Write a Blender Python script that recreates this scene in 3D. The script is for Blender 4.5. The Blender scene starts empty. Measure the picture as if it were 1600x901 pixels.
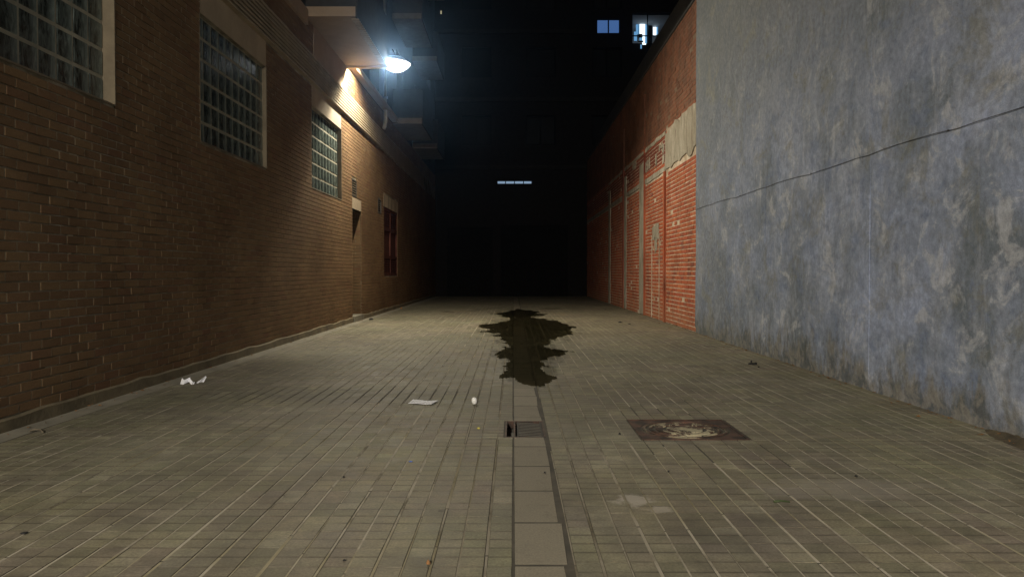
import bpy, math, random
from mathutils import Vector, Matrix, noise as mnoise

random.seed(7)
R = math.radians
SC = bpy.context.scene
COL = SC.collection

# ------------------------------------------------------------------ camera
CAM_H = 1.07
FPX = 1244.0                     # focal length in photo pixels (1600 wide)
cam_d = bpy.data.cameras.new('camera')
cam_d.sensor_width = 36.0
cam_d.lens = 28.0
cam_d.clip_start = 0.05
cam_d.clip_end = 2000
cam = bpy.data.objects.new('camera', cam_d)
COL.objects.link(cam)
cam.location = (0, 0, CAM_H)
cam.rotation_euler = (R(90 - 1.20), 0, R(0.09))
SC.camera = cam

# ------------------------------------------------------------------ world: a very dim night sky
world = bpy.data.worlds.new('World')
SC.world = world
world.use_nodes = True
wn = world.node_tree
wn.nodes.clear()
w_out = wn.nodes.new('ShaderNodeOutputWorld')
w_bg = wn.nodes.new('ShaderNodeBackground')
w_sky = wn.nodes.new('ShaderNodeTexSky')
w_sky.sky_type = 'NISHITA'
w_sky.sun_disc = False
w_sky.sun_elevation = R(30)
w_sky.sun_rotation = R(180)
w_sky.air_density = 1.0
w_sky.dust_density = 4.0
w_bg.inputs['Strength'].default_value = 0.0007
wn.links.new(w_sky.outputs[0], w_bg.inputs[0])
wn.links.new(w_bg.outputs[0], w_out.inputs[0])

SC.view_settings.view_transform = 'Standard'
SC.view_settings.look = 'None'
SC.view_settings.exposure = 0.0
SC.view_settings.gamma = 1.0
SC.view_settings.use_curve_mapping = False
SC.cycles.use_denoising = True
SC.cycles.max_bounces = 8
SC.cycles.transparent_max_bounces = 12
SC.cycles.sample_clamp_indirect = 4.0

# wall lamp and assumed street lamp (their light sits in the lamp builder; strengths here for tuning)
WALL_LAMP_W = 860.0        # bare tube
WALL_LAMP_DISC_W = 210.0   # its reflector, thrown towards the alley mouth
ASSUMED_LAMP_W = 8000.0  # assumed lamp out of view, added to light near paving and grey wall
WALL_LAMP_COL = (1.0, 0.90, 0.70)
ASSUMED_LAMP_COL = (1.0, 0.91, 0.77)

# ------------------------------------------------------------------ main dimensions (metres)
LX = -3.42          # brick face of the building on one side
RX = 3.21           # face of the wall on the other side
END_Y = 35.0        # facade closing the alley
SEAM_Y = 14.06      # end of the grey wall, start of the orange brick wall

# ------------------------------------------------------------------ node helpers
MATS = {}


class NT:
    def __init__(self, name):
        self.m = bpy.data.materials.new(name)
        self.m.use_nodes = True
        self.t = self.m.node_tree
        self.t.nodes.clear()
        self.out = self.t.nodes.new('ShaderNodeOutputMaterial')

    def n(self, typ, **kw):
        nd = self.t.nodes.new(typ)
        for k, v in kw.items():
            setattr(nd, k, v)
        return nd

    def l(self, a, b):
        self.t.links.new(a, b)

    def val(self, sock, v):
        if hasattr(v, 'is_linked') or isinstance(v, bpy.types.NodeSocket):
            self.l(v, sock)
        else:
            sock.default_value = v

    def pos(self):
        return self.n('ShaderNodeNewGeometry').outputs['Position']

    def rnd(self):
        g = self.n('ShaderNodeNewGeometry').outputs['Random Per Island']
        o = self.n('ShaderNodeObjectInfo').outputs['Random']
        a = self.math('ADD', g, o)
        return self.math('FRACT', a)

    def math(self, op, a, b=None, c=None, clamp=False):
        nd = self.n('ShaderNodeMath', operation=op)
        nd.use_clamp = clamp
        self.val(nd.inputs[0], a)
        if b is not None:
            self.val(nd.inputs[1], b)
        if c is not None:
            self.val(nd.inputs[2], c)
        return nd.outputs[0]

    def mapping(self, vec, scale=(1, 1, 1), loc=(0, 0, 0)):
        nd = self.n('ShaderNodeMapping')
        self.l(vec, nd.inputs['Vector'])
        nd.inputs['Scale'].default_value = scale
        nd.inputs['Location'].default_value = loc
        return nd.outputs[0]

    def noise(self, vec, scale=5, detail=4, rough=0.55, dist=0.0):
        nd = self.n('ShaderNodeTexNoise')
        self.l(vec, nd.inputs['Vector'])
        nd.inputs['Scale'].default_value = scale
        nd.inputs['Detail'].default_value = detail
        nd.inputs['Roughness'].default_value = rough
        nd.inputs['Distortion'].default_value = dist
        return nd.outputs['Fac']

    def ramp(self, fac, stops, interp='LINEAR'):
        nd = self.n('ShaderNodeValToRGB')
        self.l(fac, nd.inputs[0])
        cr = nd.color_ramp
        cr.interpolation = interp
        while len(cr.elements) < len(stops):
            cr.elements.new(0.5)
        for e, (p, c) in zip(cr.elements, stops):
            e.position = p
            if not isinstance(c, (tuple, list)):
                c = (c, c, c)
            e.color = (c[0], c[1], c[2], 1)
        return nd.outputs[0]

    def mr(self, v, a, b, c=0.0, d=1.0, smooth=False):
        nd = self.n('ShaderNodeMapRange')
        if smooth:
            nd.interpolation_type = 'SMOOTHSTEP'
        self.val(nd.inputs[0], v)
        for i, x in enumerate((a, b, c, d)):
            nd.inputs[i + 1].default_value = x
        return nd.outputs[0]

    def mix(self, fac, a, b, mode='MIX'):
        nd = self.n('ShaderNodeMix', data_type='RGBA', blend_type=mode)
        self.val(nd.inputs[0], fac)
        for s, v in ((nd.inputs[6], a), (nd.inputs[7], b)):
            if isinstance(v, (tuple, list)):
                v = (v[0], v[1], v[2], 1)
            self.val(s, v)
        return nd.outputs[2]

    def scalecol(self, col, f):
        nd = self.n('ShaderNodeVectorMath', operation='SCALE')
        if isinstance(col, (tuple, list)):
            nd.inputs[0].default_value = col[:3]
        else:
            self.l(col, nd.inputs[0])
        self.val(nd.inputs['Scale'], f)
        return nd.outputs[0]

    def bump(self, h, strength=0.3, dist=0.01):
        nd = self.n('ShaderNodeBump')
        nd.inputs['Strength'].default_value = strength
        nd.inputs['Distance'].default_value = dist
        self.l(h, nd.inputs['Height'])
        return nd.outputs[0]

    def bsdf(self, color, rough=0.8, metal=0.0, normal=None, spec=0.5):
        nd = self.n('ShaderNodeBsdfPrincipled')
        if isinstance(color, (tuple, list)):
            color = (color[0], color[1], color[2], 1)
        self.val(nd.inputs['Base Color'], color)
        self.val(nd.inputs['Roughness'], rough)
        nd.inputs['Metallic'].default_value = metal
        nd.inputs['Specular IOR Level'].default_value = spec
        if normal is not None:
            self.l(normal, nd.inputs['Normal'])
        self.l(nd.outputs[0], self.out.inputs[0])
        return nd

    def sep(self, vec):
        nd = self.n('ShaderNodeSeparateXYZ')
        self.l(vec, nd.inputs[0])
        return nd.outputs


def reg(name, t):
    MATS[name] = t.m
    return t.m


def simple(name, color, rough=0.8, metal=0.0, var=0.25, scale=6.0, bump=0.15, bdist=0.004, fine=60.0, spec=0.5):
    t = NT(name)
    p = t.pos()
    a = t.noise(p, scale, 5, 0.6)
    b = t.noise(p, fine, 3, 0.6)
    f = t.math('ADD', t.mr(a, 0.3, 0.7, 1 - var, 1 + var), t.mr(b, 0.3, 0.7, -0.08, 0.08))
    t.bsdf(t.scalecol(color, f), rough, metal, t.bump(b, bump, bdist), spec)
    return reg(name, t)


# ------------------------------------------------------------------ materials
def make_materials():
    # brown facing brick, each brick its own tone
    t = NT('brown_brick')
    p = t.pos()
    r = t.rnd()
    base = t.ramp(r, [(0, (0.158, 0.100, 0.056)), (0.35, (0.186, 0.116, 0.064)), (0.7, (0.208, 0.136, 0.072)), (1, (0.172, 0.098, 0.058))])
    big = t.noise(p, 0.7, 4, 0.6)
    fine = t.noise(p, 55, 4, 0.65)
    f = t.math('MULTIPLY', t.mr(big, 0.3, 0.7, 0.78, 1.18), t.mr(fine, 0.25, 0.75, 0.8, 1.2))
    col = t.scalecol(base, f)
    # pale scrubbed graffiti rings left on the bricks
    s = t.sep(p)
    wob = t.mr(t.noise(p, 9, 3), 0, 1, -0.05, 0.05)
    ex = t.math('DIVIDE', t.math('SUBTRACT', s[1], 9.72), 0.22)
    ez = t.math('DIVIDE', t.math('SUBTRACT', s[2], 1.30), 0.19)
    rad = t.math('SQRT', t.math('ADD', t.math('MULTIPLY', ex, ex), t.math('MULTIPLY', ez, ez)))
    rad = t.math('ADD', rad, wob)
    ring = t.mr(t.math('ABSOLUTE', t.math('SUBTRACT', rad, 1.0)), 0.05, 0.16, 0.45, 0.0)
    ring = t.math('MULTIPLY', ring, t.mr(t.noise(p, 14, 3), 0.4, 0.6))
    col = t.mix(ring, col, (0.32, 0.28, 0.22))
    ht = t.noise(t.mapping(p, (1, 0.5, 2.5)), 45, 5, 0.7)
    t.bsdf(col, 0.92, 0, t.bump(ht, 0.5, 0.005), 0.08)
    reg('brown_brick', t)

    t = NT('tan_mortar')
    p = t.pos()
    n1 = t.noise(p, 2.2, 4, 0.6)
    n2 = t.noise(p, 70, 3, 0.6)
    col = t.mix(t.mr(n1, 0.38, 0.62), (0.14, 0.118, 0.076), (0.37, 0.33, 0.25))
    col = t.scalecol(col, t.mr(n2, 0.3, 0.7, 0.8, 1.2))
    t.bsdf(col, 0.95, 0, t.bump(n2, 0.5, 0.004), 0.2)
    reg('tan_mortar', t)

    t = NT('pale_mortar')
    p = t.pos()
    n1 = t.noise(p, 1.6, 4, 0.6)
    n2 = t.noise(p, 40, 4, 0.6)
    col = t.mix(t.mr(n1, 0.36, 0.60), (0.13, 0.10, 0.062), (0.33, 0.29, 0.21))
    t.bsdf(t.scalecol(col, t.mr(n2, 0.3, 0.7, 0.6, 1.3)), 0.95, 0, t.bump(n2, 0.5, 0.004), 0.1)
    reg('pale_mortar', t)

    t = NT('orange_brick')
    p = t.pos()
    r = t.rnd()
    base = t.ramp(r, [(0, (0.31, 0.080, 0.038)), (0.3, (0.40, 0.108, 0.046)), (0.6, (0.35, 0.085, 0.045)), (0.85, (0.44, 0.140, 0.058)), (1, (0.22, 0.062, 0.045))])
    big = t.noise(p, 0.9, 5, 0.65)
    fine = t.noise(p, 50, 4, 0.65)
    f = t.math('MULTIPLY', t.mr(big, 0.3, 0.7, 0.75, 1.15), t.mr(fine, 0.25, 0.75, 0.82, 1.18))
    col = t.scalecol(base, f)
    soot = t.noise(t.mapping(p, (1, 1.3, 1.0), (6, 1, 3)), 1.8, 6, 0.72)
    col = t.mix(t.mr(soot, 0.50, 0.70, 0, 0.65), col, (0.12, 0.045, 0.03))
    s = t.sep(p)
    # old lime wash and dust smeared over the bricks
    sm = t.noise(t.mapping(p, (1, 1.4, 0.6), (3, 7, 1)), 2.6, 6, 0.7)
    col = t.mix(t.mr(sm, 0.55, 0.72, 0, 0.30), col, (0.42, 0.28, 0.19))
    # storey above the slab: dirt, plus its weaker light put into the colour
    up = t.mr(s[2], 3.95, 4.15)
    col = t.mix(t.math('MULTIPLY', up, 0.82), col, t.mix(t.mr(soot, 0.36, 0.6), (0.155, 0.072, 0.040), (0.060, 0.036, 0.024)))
    # soft dark red paint between the two ledges
    band = t.math('MULTIPLY', t.mr(s[2], 3.42, 3.5), t.mr(s[2], 3.92, 4.0, 1, 0))
    band = t.math('MULTIPLY', band, t.mr(s[1], 16.8, 17.0))
    col = t.mix(t.math('MULTIPLY', band, 0.85), col, (0.13, 0.035, 0.024))
    # damp foot
    ft = t.math('ADD', s[2], t.mr(t.noise(p, 2.5, 4), 0.3, 0.7, -0.2, 0.2))
    col = t.mix(t.mr(ft, 0.05, 0.5, 0.55, 0.0), col, (0.30, 0.14, 0.075))
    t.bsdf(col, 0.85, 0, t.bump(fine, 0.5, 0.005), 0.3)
    reg('orange_brick', t)

    t = NT('cream_mortar')
    p = t.pos()
    n1 = t.noise(p, 3.5, 4, 0.6)
    n2 = t.noise(p, 60, 3)
    s = t.sep(p)
    col = t.mix(t.mr(n1, 0.35, 0.65), (0.34, 0.26, 0.18), (0.60, 0.52, 0.42))
    col = t.mix(t.math('MULTIPLY', t.mr(s[2], 3.95, 4.15), 0.85), col, (0.10, 0.060, 0.038))  # upper storey's dirt and weaker light darken the mortar colour too
    t.bsdf(t.scalecol(col, t.mr(n2, 0.3, 0.7, 0.8, 1.2)), 0.95, 0, t.bump(n2, 0.5, 0.005), 0.2)
    reg('cream_mortar', t)

    # old plaster / exposed concrete strips
    t = NT('old_plaster')
    p = t.pos()
    n1 = t.noise(t.mapping(p, (1, 1, 0.45)), 3.0, 6, 0.7, 0.6)
    n2 = t.noise(p, 30, 4, 0.6)
    n3 = t.noise(t.mapping(p, (1, 1, 0.3), (5, 2, 9)), 7.0, 5, 0.75, 1.2)
    col = t.mix(t.mr(n1, 0.35, 0.65), (0.20, 0.17, 0.125), (0.38, 0.355, 0.295))
    col = t.mix(t.mr(n3, 0.60, 0.72, 0, 0.8), col, (0.13, 0.10, 0.07))
    t.bsdf(t.scalecol(col, t.mr(n2, 0.3, 0.7, 0.85, 1.15)), 0.9, 0, t.bump(n2, 0.4, 0.006), 0.2)
    reg('old_plaster', t)

    # grey weathered render, trowel marks and vertical runs
    t = NT('grey_render')
    p = t.pos()
    blot = t.noise(t.mapping(p, (1, 0.55, 0.62), (0, 1.35, 0)), 1.5, 6, 0.68, 0.5)
    run = t.noise(t.mapping(p, (1, 0.95, 0.50), (2, 0, 4)), 2.4, 7, 0.72, 0.5)
    run2 = t.noise(t.mapping(p, (1, 2.2, 0.34), (9, 3, 1)), 2.6, 6, 0.72, 0.4)
    pat = t.noise(t.mapping(p, (1, 0.62, 0.75), (4, 8, 2)), 4.4, 6, 0.70, 0.6)
    fine = t.noise(t.mapping(p, (1, 0.6, 0.6)), 24, 5, 0.72)
    grain = t.noise(p, 130, 3, 0.6)
    pat2 = t.noise(t.mapping(p, (1, 0.5, 0.6), (14, 18, 2)), 3.2, 6, 0.72, 0.5)
    s = t.sep(p)
    col = t.mix(t.mr(blot, 0.36, 0.64), (0.140, 0.170, 0.210), (0.305, 0.362, 0.520))
    col = t.mix(t.mr(run, 0.46, 0.70, 0, 0.55), col, (0.44, 0.48, 0.59))
    col = t.mix(t.mr(run2, 0.57, 0.76, 0, 0.42), col, (0.52, 0.545, 0.62))
    col = t.mix(t.mr(run2, 0.42, 0.28, 0, 0.32), col, (0.10, 0.11, 0.118))
    col = t.mix(t.mr(pat, 0.55, 0.64, 0, 0.55), col, (0.50, 0.52, 0.57))
    col = t.mix(t.mr(pat, 0.46, 0.38, 0, 0.55), col, (0.145, 0.192, 0.315))
    # algae and salt band at the foot
    ft = t.math('ADD', s[2], t.mr(t.noise(t.mapping(p, (1, 1.8, 0.7)), 2.6, 5, 0.7), 0.3, 0.7, -0.28, 0.28))
    foot = t.mr(ft, 0.10, 0.36, 1, 0)
    fcol = t.mix(t.mr(t.noise(p, 6, 5, 0.7), 0.44, 0.56), (0.070, 0.074, 0.062), (0.21, 0.195, 0.155))
    col = t.mix(t.math('MULTIPLY', foot, 0.78), col, fcol)
    # darker towards the top
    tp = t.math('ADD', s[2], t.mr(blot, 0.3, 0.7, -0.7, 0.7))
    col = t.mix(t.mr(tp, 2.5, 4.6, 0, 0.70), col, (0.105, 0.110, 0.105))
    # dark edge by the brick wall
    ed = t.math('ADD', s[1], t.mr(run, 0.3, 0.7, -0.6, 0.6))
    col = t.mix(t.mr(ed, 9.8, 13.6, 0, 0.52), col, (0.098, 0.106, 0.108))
    col = t.mix(t.mr(pat2, 0.54, 0.64, 0, 0.55), col, (0.185, 0.188, 0.155))
    col = t.scalecol(col, t.math('MULTIPLY', t.mr(fine, 0.3, 0.7, 0.72, 1.28), t.mr(grain, 0.3, 0.7, 0.82, 1.18)))
    hgt = t.math('ADD', t.math('MULTIPLY', pat, 0.6), t.math('MULTIPLY', fine, 0.3))
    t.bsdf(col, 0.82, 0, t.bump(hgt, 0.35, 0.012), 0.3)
    reg('grey_render', t)

    # paving tile
    t = NT('paving_concrete')
    p = t.pos()
    r = t.rnd()
    s = t.sep(p)
    base = t.ramp(r, [(0, (0.150, 0.136, 0.098)), (0.3, (0.190, 0.166, 0.126)), (0.55, (0.176, 0.146, 0.120)), (0.8, (0.205, 0.178, 0.130)), (1, (0.232, 0.212, 0.160))])
    big = t.noise(p, 0.55, 5, 0.6)
    mid = t.noise(t.mapping(p, (1, 1, 1), (3, 1, 0)), 5.5, 5, 0.7)
    fine = t.noise(p, 90, 4, 0.7)
    col = t.mix(t.mr(big, 0.38, 0.62), base, t.mix(0.6, base, (0.185, 0.185, 0.130)))
    f = t.math('MULTIPLY', t.mr(mid, 0.25, 0.75, 0.62, 1.36), t.mr(fine, 0.25, 0.75, 0.62, 1.38))
    col = t.scalecol(col, f)
    tint = t.noise(t.mapping(p, (1, 1, 1), (1, 9, 3)), 1.7, 4, 0.6)
    col = t.mix(t.mr(tint, 0.36, 0.64, 0, 0.55), col, t.mix(1.0, col, (0.98, 1.02, 0.78), 'MULTIPLY'))
    dk = t.noise(t.mapping(p, (1, 1, 1), (8, 5, 0)), 2.1, 6, 0.72)
    col = t.mix(t.mr(dk, 0.50, 0.68, 0, 0.55), col, (0.095, 0.085, 0.066))
    dk2 = t.noise(t.mapping(p, (1, 0.6, 1), (18, 2, 0)), 0.9, 6, 0.7)
    col = t.scalecol(col, t.mr(dk2, 0.34, 0.66, 0.80, 1.24))
    vo = t.n('ShaderNodeTexVoronoi')
    vo.inputs['Scale'].default_value = 4.2
    t.l(p, vo.inputs['Vector'])
    vr = t.sep(vo.outputs['Color'])
    gum = t.math('MULTIPLY', t.math('LESS_THAN', vo.outputs['Distance'], t.math('MULTIPLY', vr[1], 0.075)), t.math('GREATER_THAN', vr[0], 0.62))
    col = t.mix(t.math('MULTIPLY', gum, 0.55), col, (0.045, 0.040, 0.033))

    def spot(cx, cy, rx, ry, n):
        a = t.math('DIVIDE', t.math('SUBTRACT', s[0], cx), rx)
        b = t.math('DIVIDE', t.math('SUBTRACT', s[1], cy), ry)
        d = t.math('SQRT', t.math('ADD', t.math('MULTIPLY', a, a), t.math('MULTIPLY', b, b)))
        return t.mr(t.math('ADD', d, t.mr(n, 0.3, 0.7, -0.5, 0.5)), 0.6, 1.0, 1, 0)
    n = t.noise(p, 11, 5, 0.7)
    yr = t.math('SUBTRACT', s[1], t.math('MULTIPLY', t.math('GREATER_THAN', s[0], 0.1), 0.05))
    jd = t.math('ABSOLUTE', t.math('SUBTRACT', t.math('FRACT', t.math('DIVIDE', t.math('SUBTRACT', yr, 0.02), 0.1)), 0.5))
    jn = t.noise(t.mapping(p, (1, 1, 1), (2, 7, 5)), 3.5, 5, 0.7)
    jm = t.math('MULTIPLY', t.mr(jd, 0.11, 0.03), t.mr(jn, 0.34, 0.56))
    col = t.mix(t.math('MULTIPLY', jm, 0.75), col, (0.050, 0.040, 0.030))
    col = t.mix(t.math('MULTIPLY', spot(0.56, 3.72, 0.10, 0.11, n), 0.55), col, (0.46, 0.42, 0.37))
    col = t.mix(t.math('MULTIPLY', spot(0.66, 3.57, 0.07, 0.05, n), 0.40), col, (0.46, 0.42, 0.37))
    col = t.mix(t.math('MULTIPLY', spot(1.62, 3.92, 0.48, 0.22, mid), 0.28), col, (0.38, 0.34, 0.29))
    col = t.mix(t.math('MULTIPLY', spot(-1.3, 6.85, 0.95, 0.42, mid), 0.45), col, (0.085, 0.078, 0.062))
    col = t.mix(t.math('MULTIPLY', spot(-2.3, 7.2, 0.8, 0.35, mid), 0.30), col, (0.085, 0.078, 0.062))
    wn_ = t.noise(t.mapping(p, (1, 0.45, 1)), 3.2, 6, 0.75)
    wet = None
    for (a_, b_, c_, d_) in ((0.10, 20.6, 0.62, 2.8), (0.25, 15.1, 1.05, 3.7), (0.2, 10.6, 0.62, 1.6), (0.16, 8.8, 0.42, 1.75)):
        k_ = spot(a_, b_, c_, d_, wn_)
        wet = k_ if wet is None else t.math('MAXIMUM', wet, k_)
    col = t.mix(t.math('MULTIPLY', wet, 0.62), col, t.mix(1.0, col, (0.22, 0.22, 0.16), 'MULTIPLY'))
    rgh = t.math('SUBTRACT', t.mr(mid, 0.3, 0.7, 0.66, 0.88), t.math('MULTIPLY', wet, 0.35))
    t.bsdf(col, rgh, 0, t.bump(fine, 0.35, 0.003), 0.3)
    reg('paving_concrete', t)

    t = NT('slab_concrete')
    p = t.pos()
    r = t.rnd()
    mid = t.noise(p, 3.5, 5, 0.7)
    fine = t.noise(p, 110, 4, 0.7)
    col = t.mix(r, (0.190, 0.170, 0.126), (0.220, 0.198, 0.148))
    col = t.mix(t.mr(mid, 0.50, 0.72, 0, 0.5), col, (0.145, 0.130, 0.098))
    s = t.sep(p)
    wy = t.math('ADD', s[1], t.mr(t.noise(p, 2.5, 5, 0.7), 0.3, 0.7, -0.5, 0.5))
    wet = t.math('MULTIPLY', t.mr(wy, 7.4, 8.1), t.mr(wy, 21.0, 23.0, 1, 0))
    col = t.mix(t.math('MULTIPLY', wet, 0.62), col, t.mix(1.0, col, (0.22, 0.22, 0.16), 'MULTIPLY'))
    st = t.noise(t.mapping(p, (1, 1, 1), (5, 3, 0)), 9, 5, 0.7)
    col = t.mix(t.mr(st, 0.56, 0.70, 0, 0.5), col, (0.10, 0.085, 0.062))
    t.bsdf(t.scalecol(col, t.mr(fine, 0.25, 0.75, 0.70, 1.30)), 0.8, 0, t.bump(fine, 0.4, 0.003), 0.3)
    reg('slab_concrete', t)

    t = NT('joint_sand')
    p = t.pos()
    s = t.sep(p)
    a = t.noise(t.mapping(p, (1, 0.45, 1)), 5.0, 5, 0.7)
    b = t.noise(t.mapping(p, (1, 0.6, 1), (4, 2, 0)), 1.5, 4, 0.6)
    col = t.mix(t.mr(a, 0.32, 0.54), (0.105, 0.092, 0.060), (0.40, 0.365, 0.29))
    col = t.mix(t.mr(b, 0.52, 0.60, 0, 0.55), col, (0.25, 0.22, 0.11))
    dx = t.math('DIVIDE', t.math('SUBTRACT', s[0], -1.5), 1.5)
    dy = t.math('DIVIDE', t.math('SUBTRACT', s[1], 6.9), 0.55)
    d = t.math('SQRT', t.math('ADD', t.math('MULTIPLY', dx, dx), t.math('MULTIPLY', dy, dy)))
    col = t.mix(t.mr(d, 0.7, 1.1, 0.9, 0.0), col, (0.05, 0.045, 0.035))
    # rows beside the central slabs hold little sand
    cx = t.math('ABSOLUTE', t.math('SUBTRACT', s[0], 0.1))
    col = t.mix(t.mr(cx, 0.25, 0.75, 0.5, 0.0), col, (0.10, 0.085, 0.055))
    t.bsdf(col, 0.95, 0, None, 0.2)
    reg('joint_sand', t)

    simple('joint_dirt', (0.055, 0.048, 0.034), 0.95, var=0.5, scale=4)
    simple('street_ground', (0.15, 0.14, 0.115), 0.9, var=0.3, scale=1.5)
    simple('plinth_cement', (0.150, 0.122, 0.072), 0.92, var=0.4, scale=3.0, bump=0.5, bdist=0.01, fine=35)
    simple('gutter_cement', (0.215, 0.20, 0.155), 0.9, var=0.3, scale=2.5, bump=0.4, bdist=0.006, fine=45)
    simple('tan_render', (0.36, 0.29, 0.20), 0.9, var=0.15, scale=2.0, bump=0.2, fine=60)
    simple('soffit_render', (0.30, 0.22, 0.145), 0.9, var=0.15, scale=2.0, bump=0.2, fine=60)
    simple('jamb_render', (0.145, 0.118, 0.078), 0.9, var=0.25, scale=5.0, bump=0.2, fine=60)
    simple('cornice_clay', (0.33, 0.27, 0.185), 0.8, var=0.2, scale=3.0)
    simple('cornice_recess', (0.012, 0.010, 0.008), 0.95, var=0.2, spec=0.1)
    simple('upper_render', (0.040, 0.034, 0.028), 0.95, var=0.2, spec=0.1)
    simple('dim_soffit_render', (0.15, 0.115, 0.08), 0.9, var=0.2)
    simple('block_mortar', (0.30, 0.28, 0.21), 0.9, var=0.2, scale=4.0)
    simple('grille_metal', (0.05, 0.045, 0.04), 0.6, 0.3)
    simple('dark_void', (0.006, 0.006, 0.006), 1.0)
    simple('door_paint', (0.010, 0.009, 0.008), 0.9, spec=0.05)
    simple('louvre_paint', (0.085, 0.030, 0.022), 0.8, var=0.35, scale=4, spec=0.15)
    simple('pipe_paint', (0.36, 0.33, 0.27), 0.6)
    simple('lamp_metal', (0.34, 0.35, 0.36), 0.45, 0.6)
    simple('lit_bar_iron', (0.085, 0.076, 0.058), 0.7, 0.2, var=0.4, scale=10, bump=0.4)
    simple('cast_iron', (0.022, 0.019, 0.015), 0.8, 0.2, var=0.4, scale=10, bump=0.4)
    simple('cable_rubber', (0.012, 0.012, 0.012), 0.7)
    simple('paper', (0.80, 0.81, 0.86), 0.85, var=0.05)
    simple('white_plastic', (0.80, 0.80, 0.78), 0.35, var=0.05)
    simple('dark_litter', (0.012, 0.011, 0.010), 0.8)
    simple('dry_leaf', (0.20, 0.10, 0.035), 0.85, var=0.5, scale=25)
    simple('soil', (0.075, 0.058, 0.030), 0.95, var=0.5, scale=8, bump=0.8, bdist=0.02, fine=30)
    simple('green_stem', (0.035, 0.055, 0.015), 0.7)
    simple('blue_plastic', (0.03, 0.12, 0.5), 0.4)
    simple('yellow_leaf', (0.45, 0.40, 0.08), 0.7)
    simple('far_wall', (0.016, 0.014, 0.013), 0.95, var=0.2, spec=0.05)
    simple('far_slab', (0.022, 0.02, 0.018), 0.95, var=0.2, spec=0.05)
    simple('far_frame', (0.006, 0.006, 0.006), 0.9, spec=0.05)
    simple('room_wall', (0.45, 0.47, 0.50), 0.9, var=0.05)
    simple('asphalt_roof', (0.04, 0.04, 0.04), 0.95)

    t = NT('dark_glass')
    t.bsdf((0.008, 0.009, 0.010), 0.15, 0, None, 0.3)
    reg('dark_glass', t)

    # rusty cover with patches of trodden-in cement
    t = NT('rusty_iron')
    p = t.pos()
    a = t.noise(p, 7, 6, 0.7, 0.4)
    b = t.noise(t.mapping(p, (1, 1, 1), (2, 6, 0)), 5.2, 6, 0.72, 0.8)
    c = t.noise(p, 60, 4, 0.6)
    col = t.mix(t.mr(a, 0.40, 0.62), (0.022, 0.015, 0.011), (0.105, 0.055, 0.038))
    s = t.sep(p)
    dx = t.math('SUBTRACT', s[0], 1.16)
    dy = t.math('SUBTRACT', s[1], 5.36)
    d = t.math('SQRT', t.math('ADD', t.math('MULTIPLY', dx, dx), t.math('MULTIPLY', dy, dy)))
    inn = t.mr(d, 0.20, 0.30, 1, 0)
    pt = t.math('MULTIPLY', t.mr(b, 0.50, 0.53), inn)
    col = t.mix(t.math('MULTIPLY', pt, 0.95), col, (0.40, 0.36, 0.24))
    t.bsdf(t.scalecol(col, t.mr(c, 0.3, 0.7, 0.8, 1.2)), 0.75, 0.15, t.bump(c, 0.4, 0.004), 0.35)
    reg('rusty_iron', t)

    # glass block: opaque, the light and dark of wavy glass put into the colour
    t = NT('glass_block')
    oc = t.n('ShaderNodeTexCoord').outputs['Object']
    p = t.pos()
    so = t.sep(oc)
    w = t.noise(t.mapping(p, (1, 1.0, 0.35)), 26, 4, 0.6, 0.8)
    edge = t.mr(so[1], 0.0, 0.105, 0.0, 1.0)
    fac = t.math('ADD', t.math('MULTIPLY', edge, 0.55), t.mr(w, 0.42, 0.72, 0.0, 0.5), clamp=True)
    col = t.mix(fac, (0.022, 0.030, 0.027), (0.270, 0.330, 0.300))
    rip = t.noise(t.mapping(p, (1, 1, 0.55)), 42, 3, 0.6, 0.6)
    t.bsdf(col, 0.16, 0, t.bump(rip, 0.45, 0.005), 0.35)
    reg('glass_block', t)

    # shallow water over the paving
    t = NT('puddle_water')
    p = t.pos()
    nz = t.noise(p, 3.0, 3, 0.5)
    nrm = t.bump(nz, 0.02, 0.02)
    ge = t.n('ShaderNodeNewGeometry')
    dt = t.n('ShaderNodeVectorMath', operation='DOT_PRODUCT')
    t.l(ge.outputs['Normal'], dt.inputs[0])
    t.l(ge.outputs['Incoming'], dt.inputs[1])
    cs_ = t.math('ABSOLUTE', dt.outputs['Value'])
    fres = t.math('ADD', 0.02, t.math('MULTIPLY', 0.98, t.math('POWER', t.math('SUBTRACT', 1.0, cs_), 5.0)))
    gl = t.n('ShaderNodeBsdfGlossy')
    gl.inputs['Roughness'].default_value = 0.03
    gl.inputs['Color'].default_value = (0.9, 0.9, 0.9, 1)
    t.l(nrm, gl.inputs['Normal'])
    tr = t.n('ShaderNodeBsdfTransparent')
    tr.inputs['Color'].default_value = (0.58, 0.56, 0.46, 1)
    mx = t.n('ShaderNodeMixShader')
    t.l(fres, mx.inputs[0])
    t.l(tr.outputs[0], mx.inputs[1])
    t.l(gl.outputs[0], mx.inputs[2])
    t.l(mx.outputs[0], t.out.inputs[0])
    reg('puddle_water', t)

    def emis(name, col, st, clear=False):
        t = NT(name)
        e = t.n('ShaderNodeEmission')
        e.inputs[0].default_value = (*col, 1)
        e.inputs[1].default_value = st
        if clear:
            tr = t.n('ShaderNodeBsdfTransparent')
            ad = t.n('ShaderNodeAddShader')
            t.l(e.outputs[0], ad.inputs[0])
            t.l(tr.outputs[0], ad.inputs[1])
            t.l(ad.outputs[0], t.out.inputs[0])
        else:
            t.l(e.outputs[0], t.out.inputs[0])
        return reg(name, t)
    emis('lamp_bowl_glow', (0.92, 0.96, 1.0), 2.0, True)
    emis('window_curtain_glow', (0.75, 0.90, 1.0), 1.8)
    emis('curtain_shade_glow', (0.16, 0.42, 0.75), 0.75)
    emis('window_blind_glow', (0.075, 0.17, 0.42), 0.85)
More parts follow.
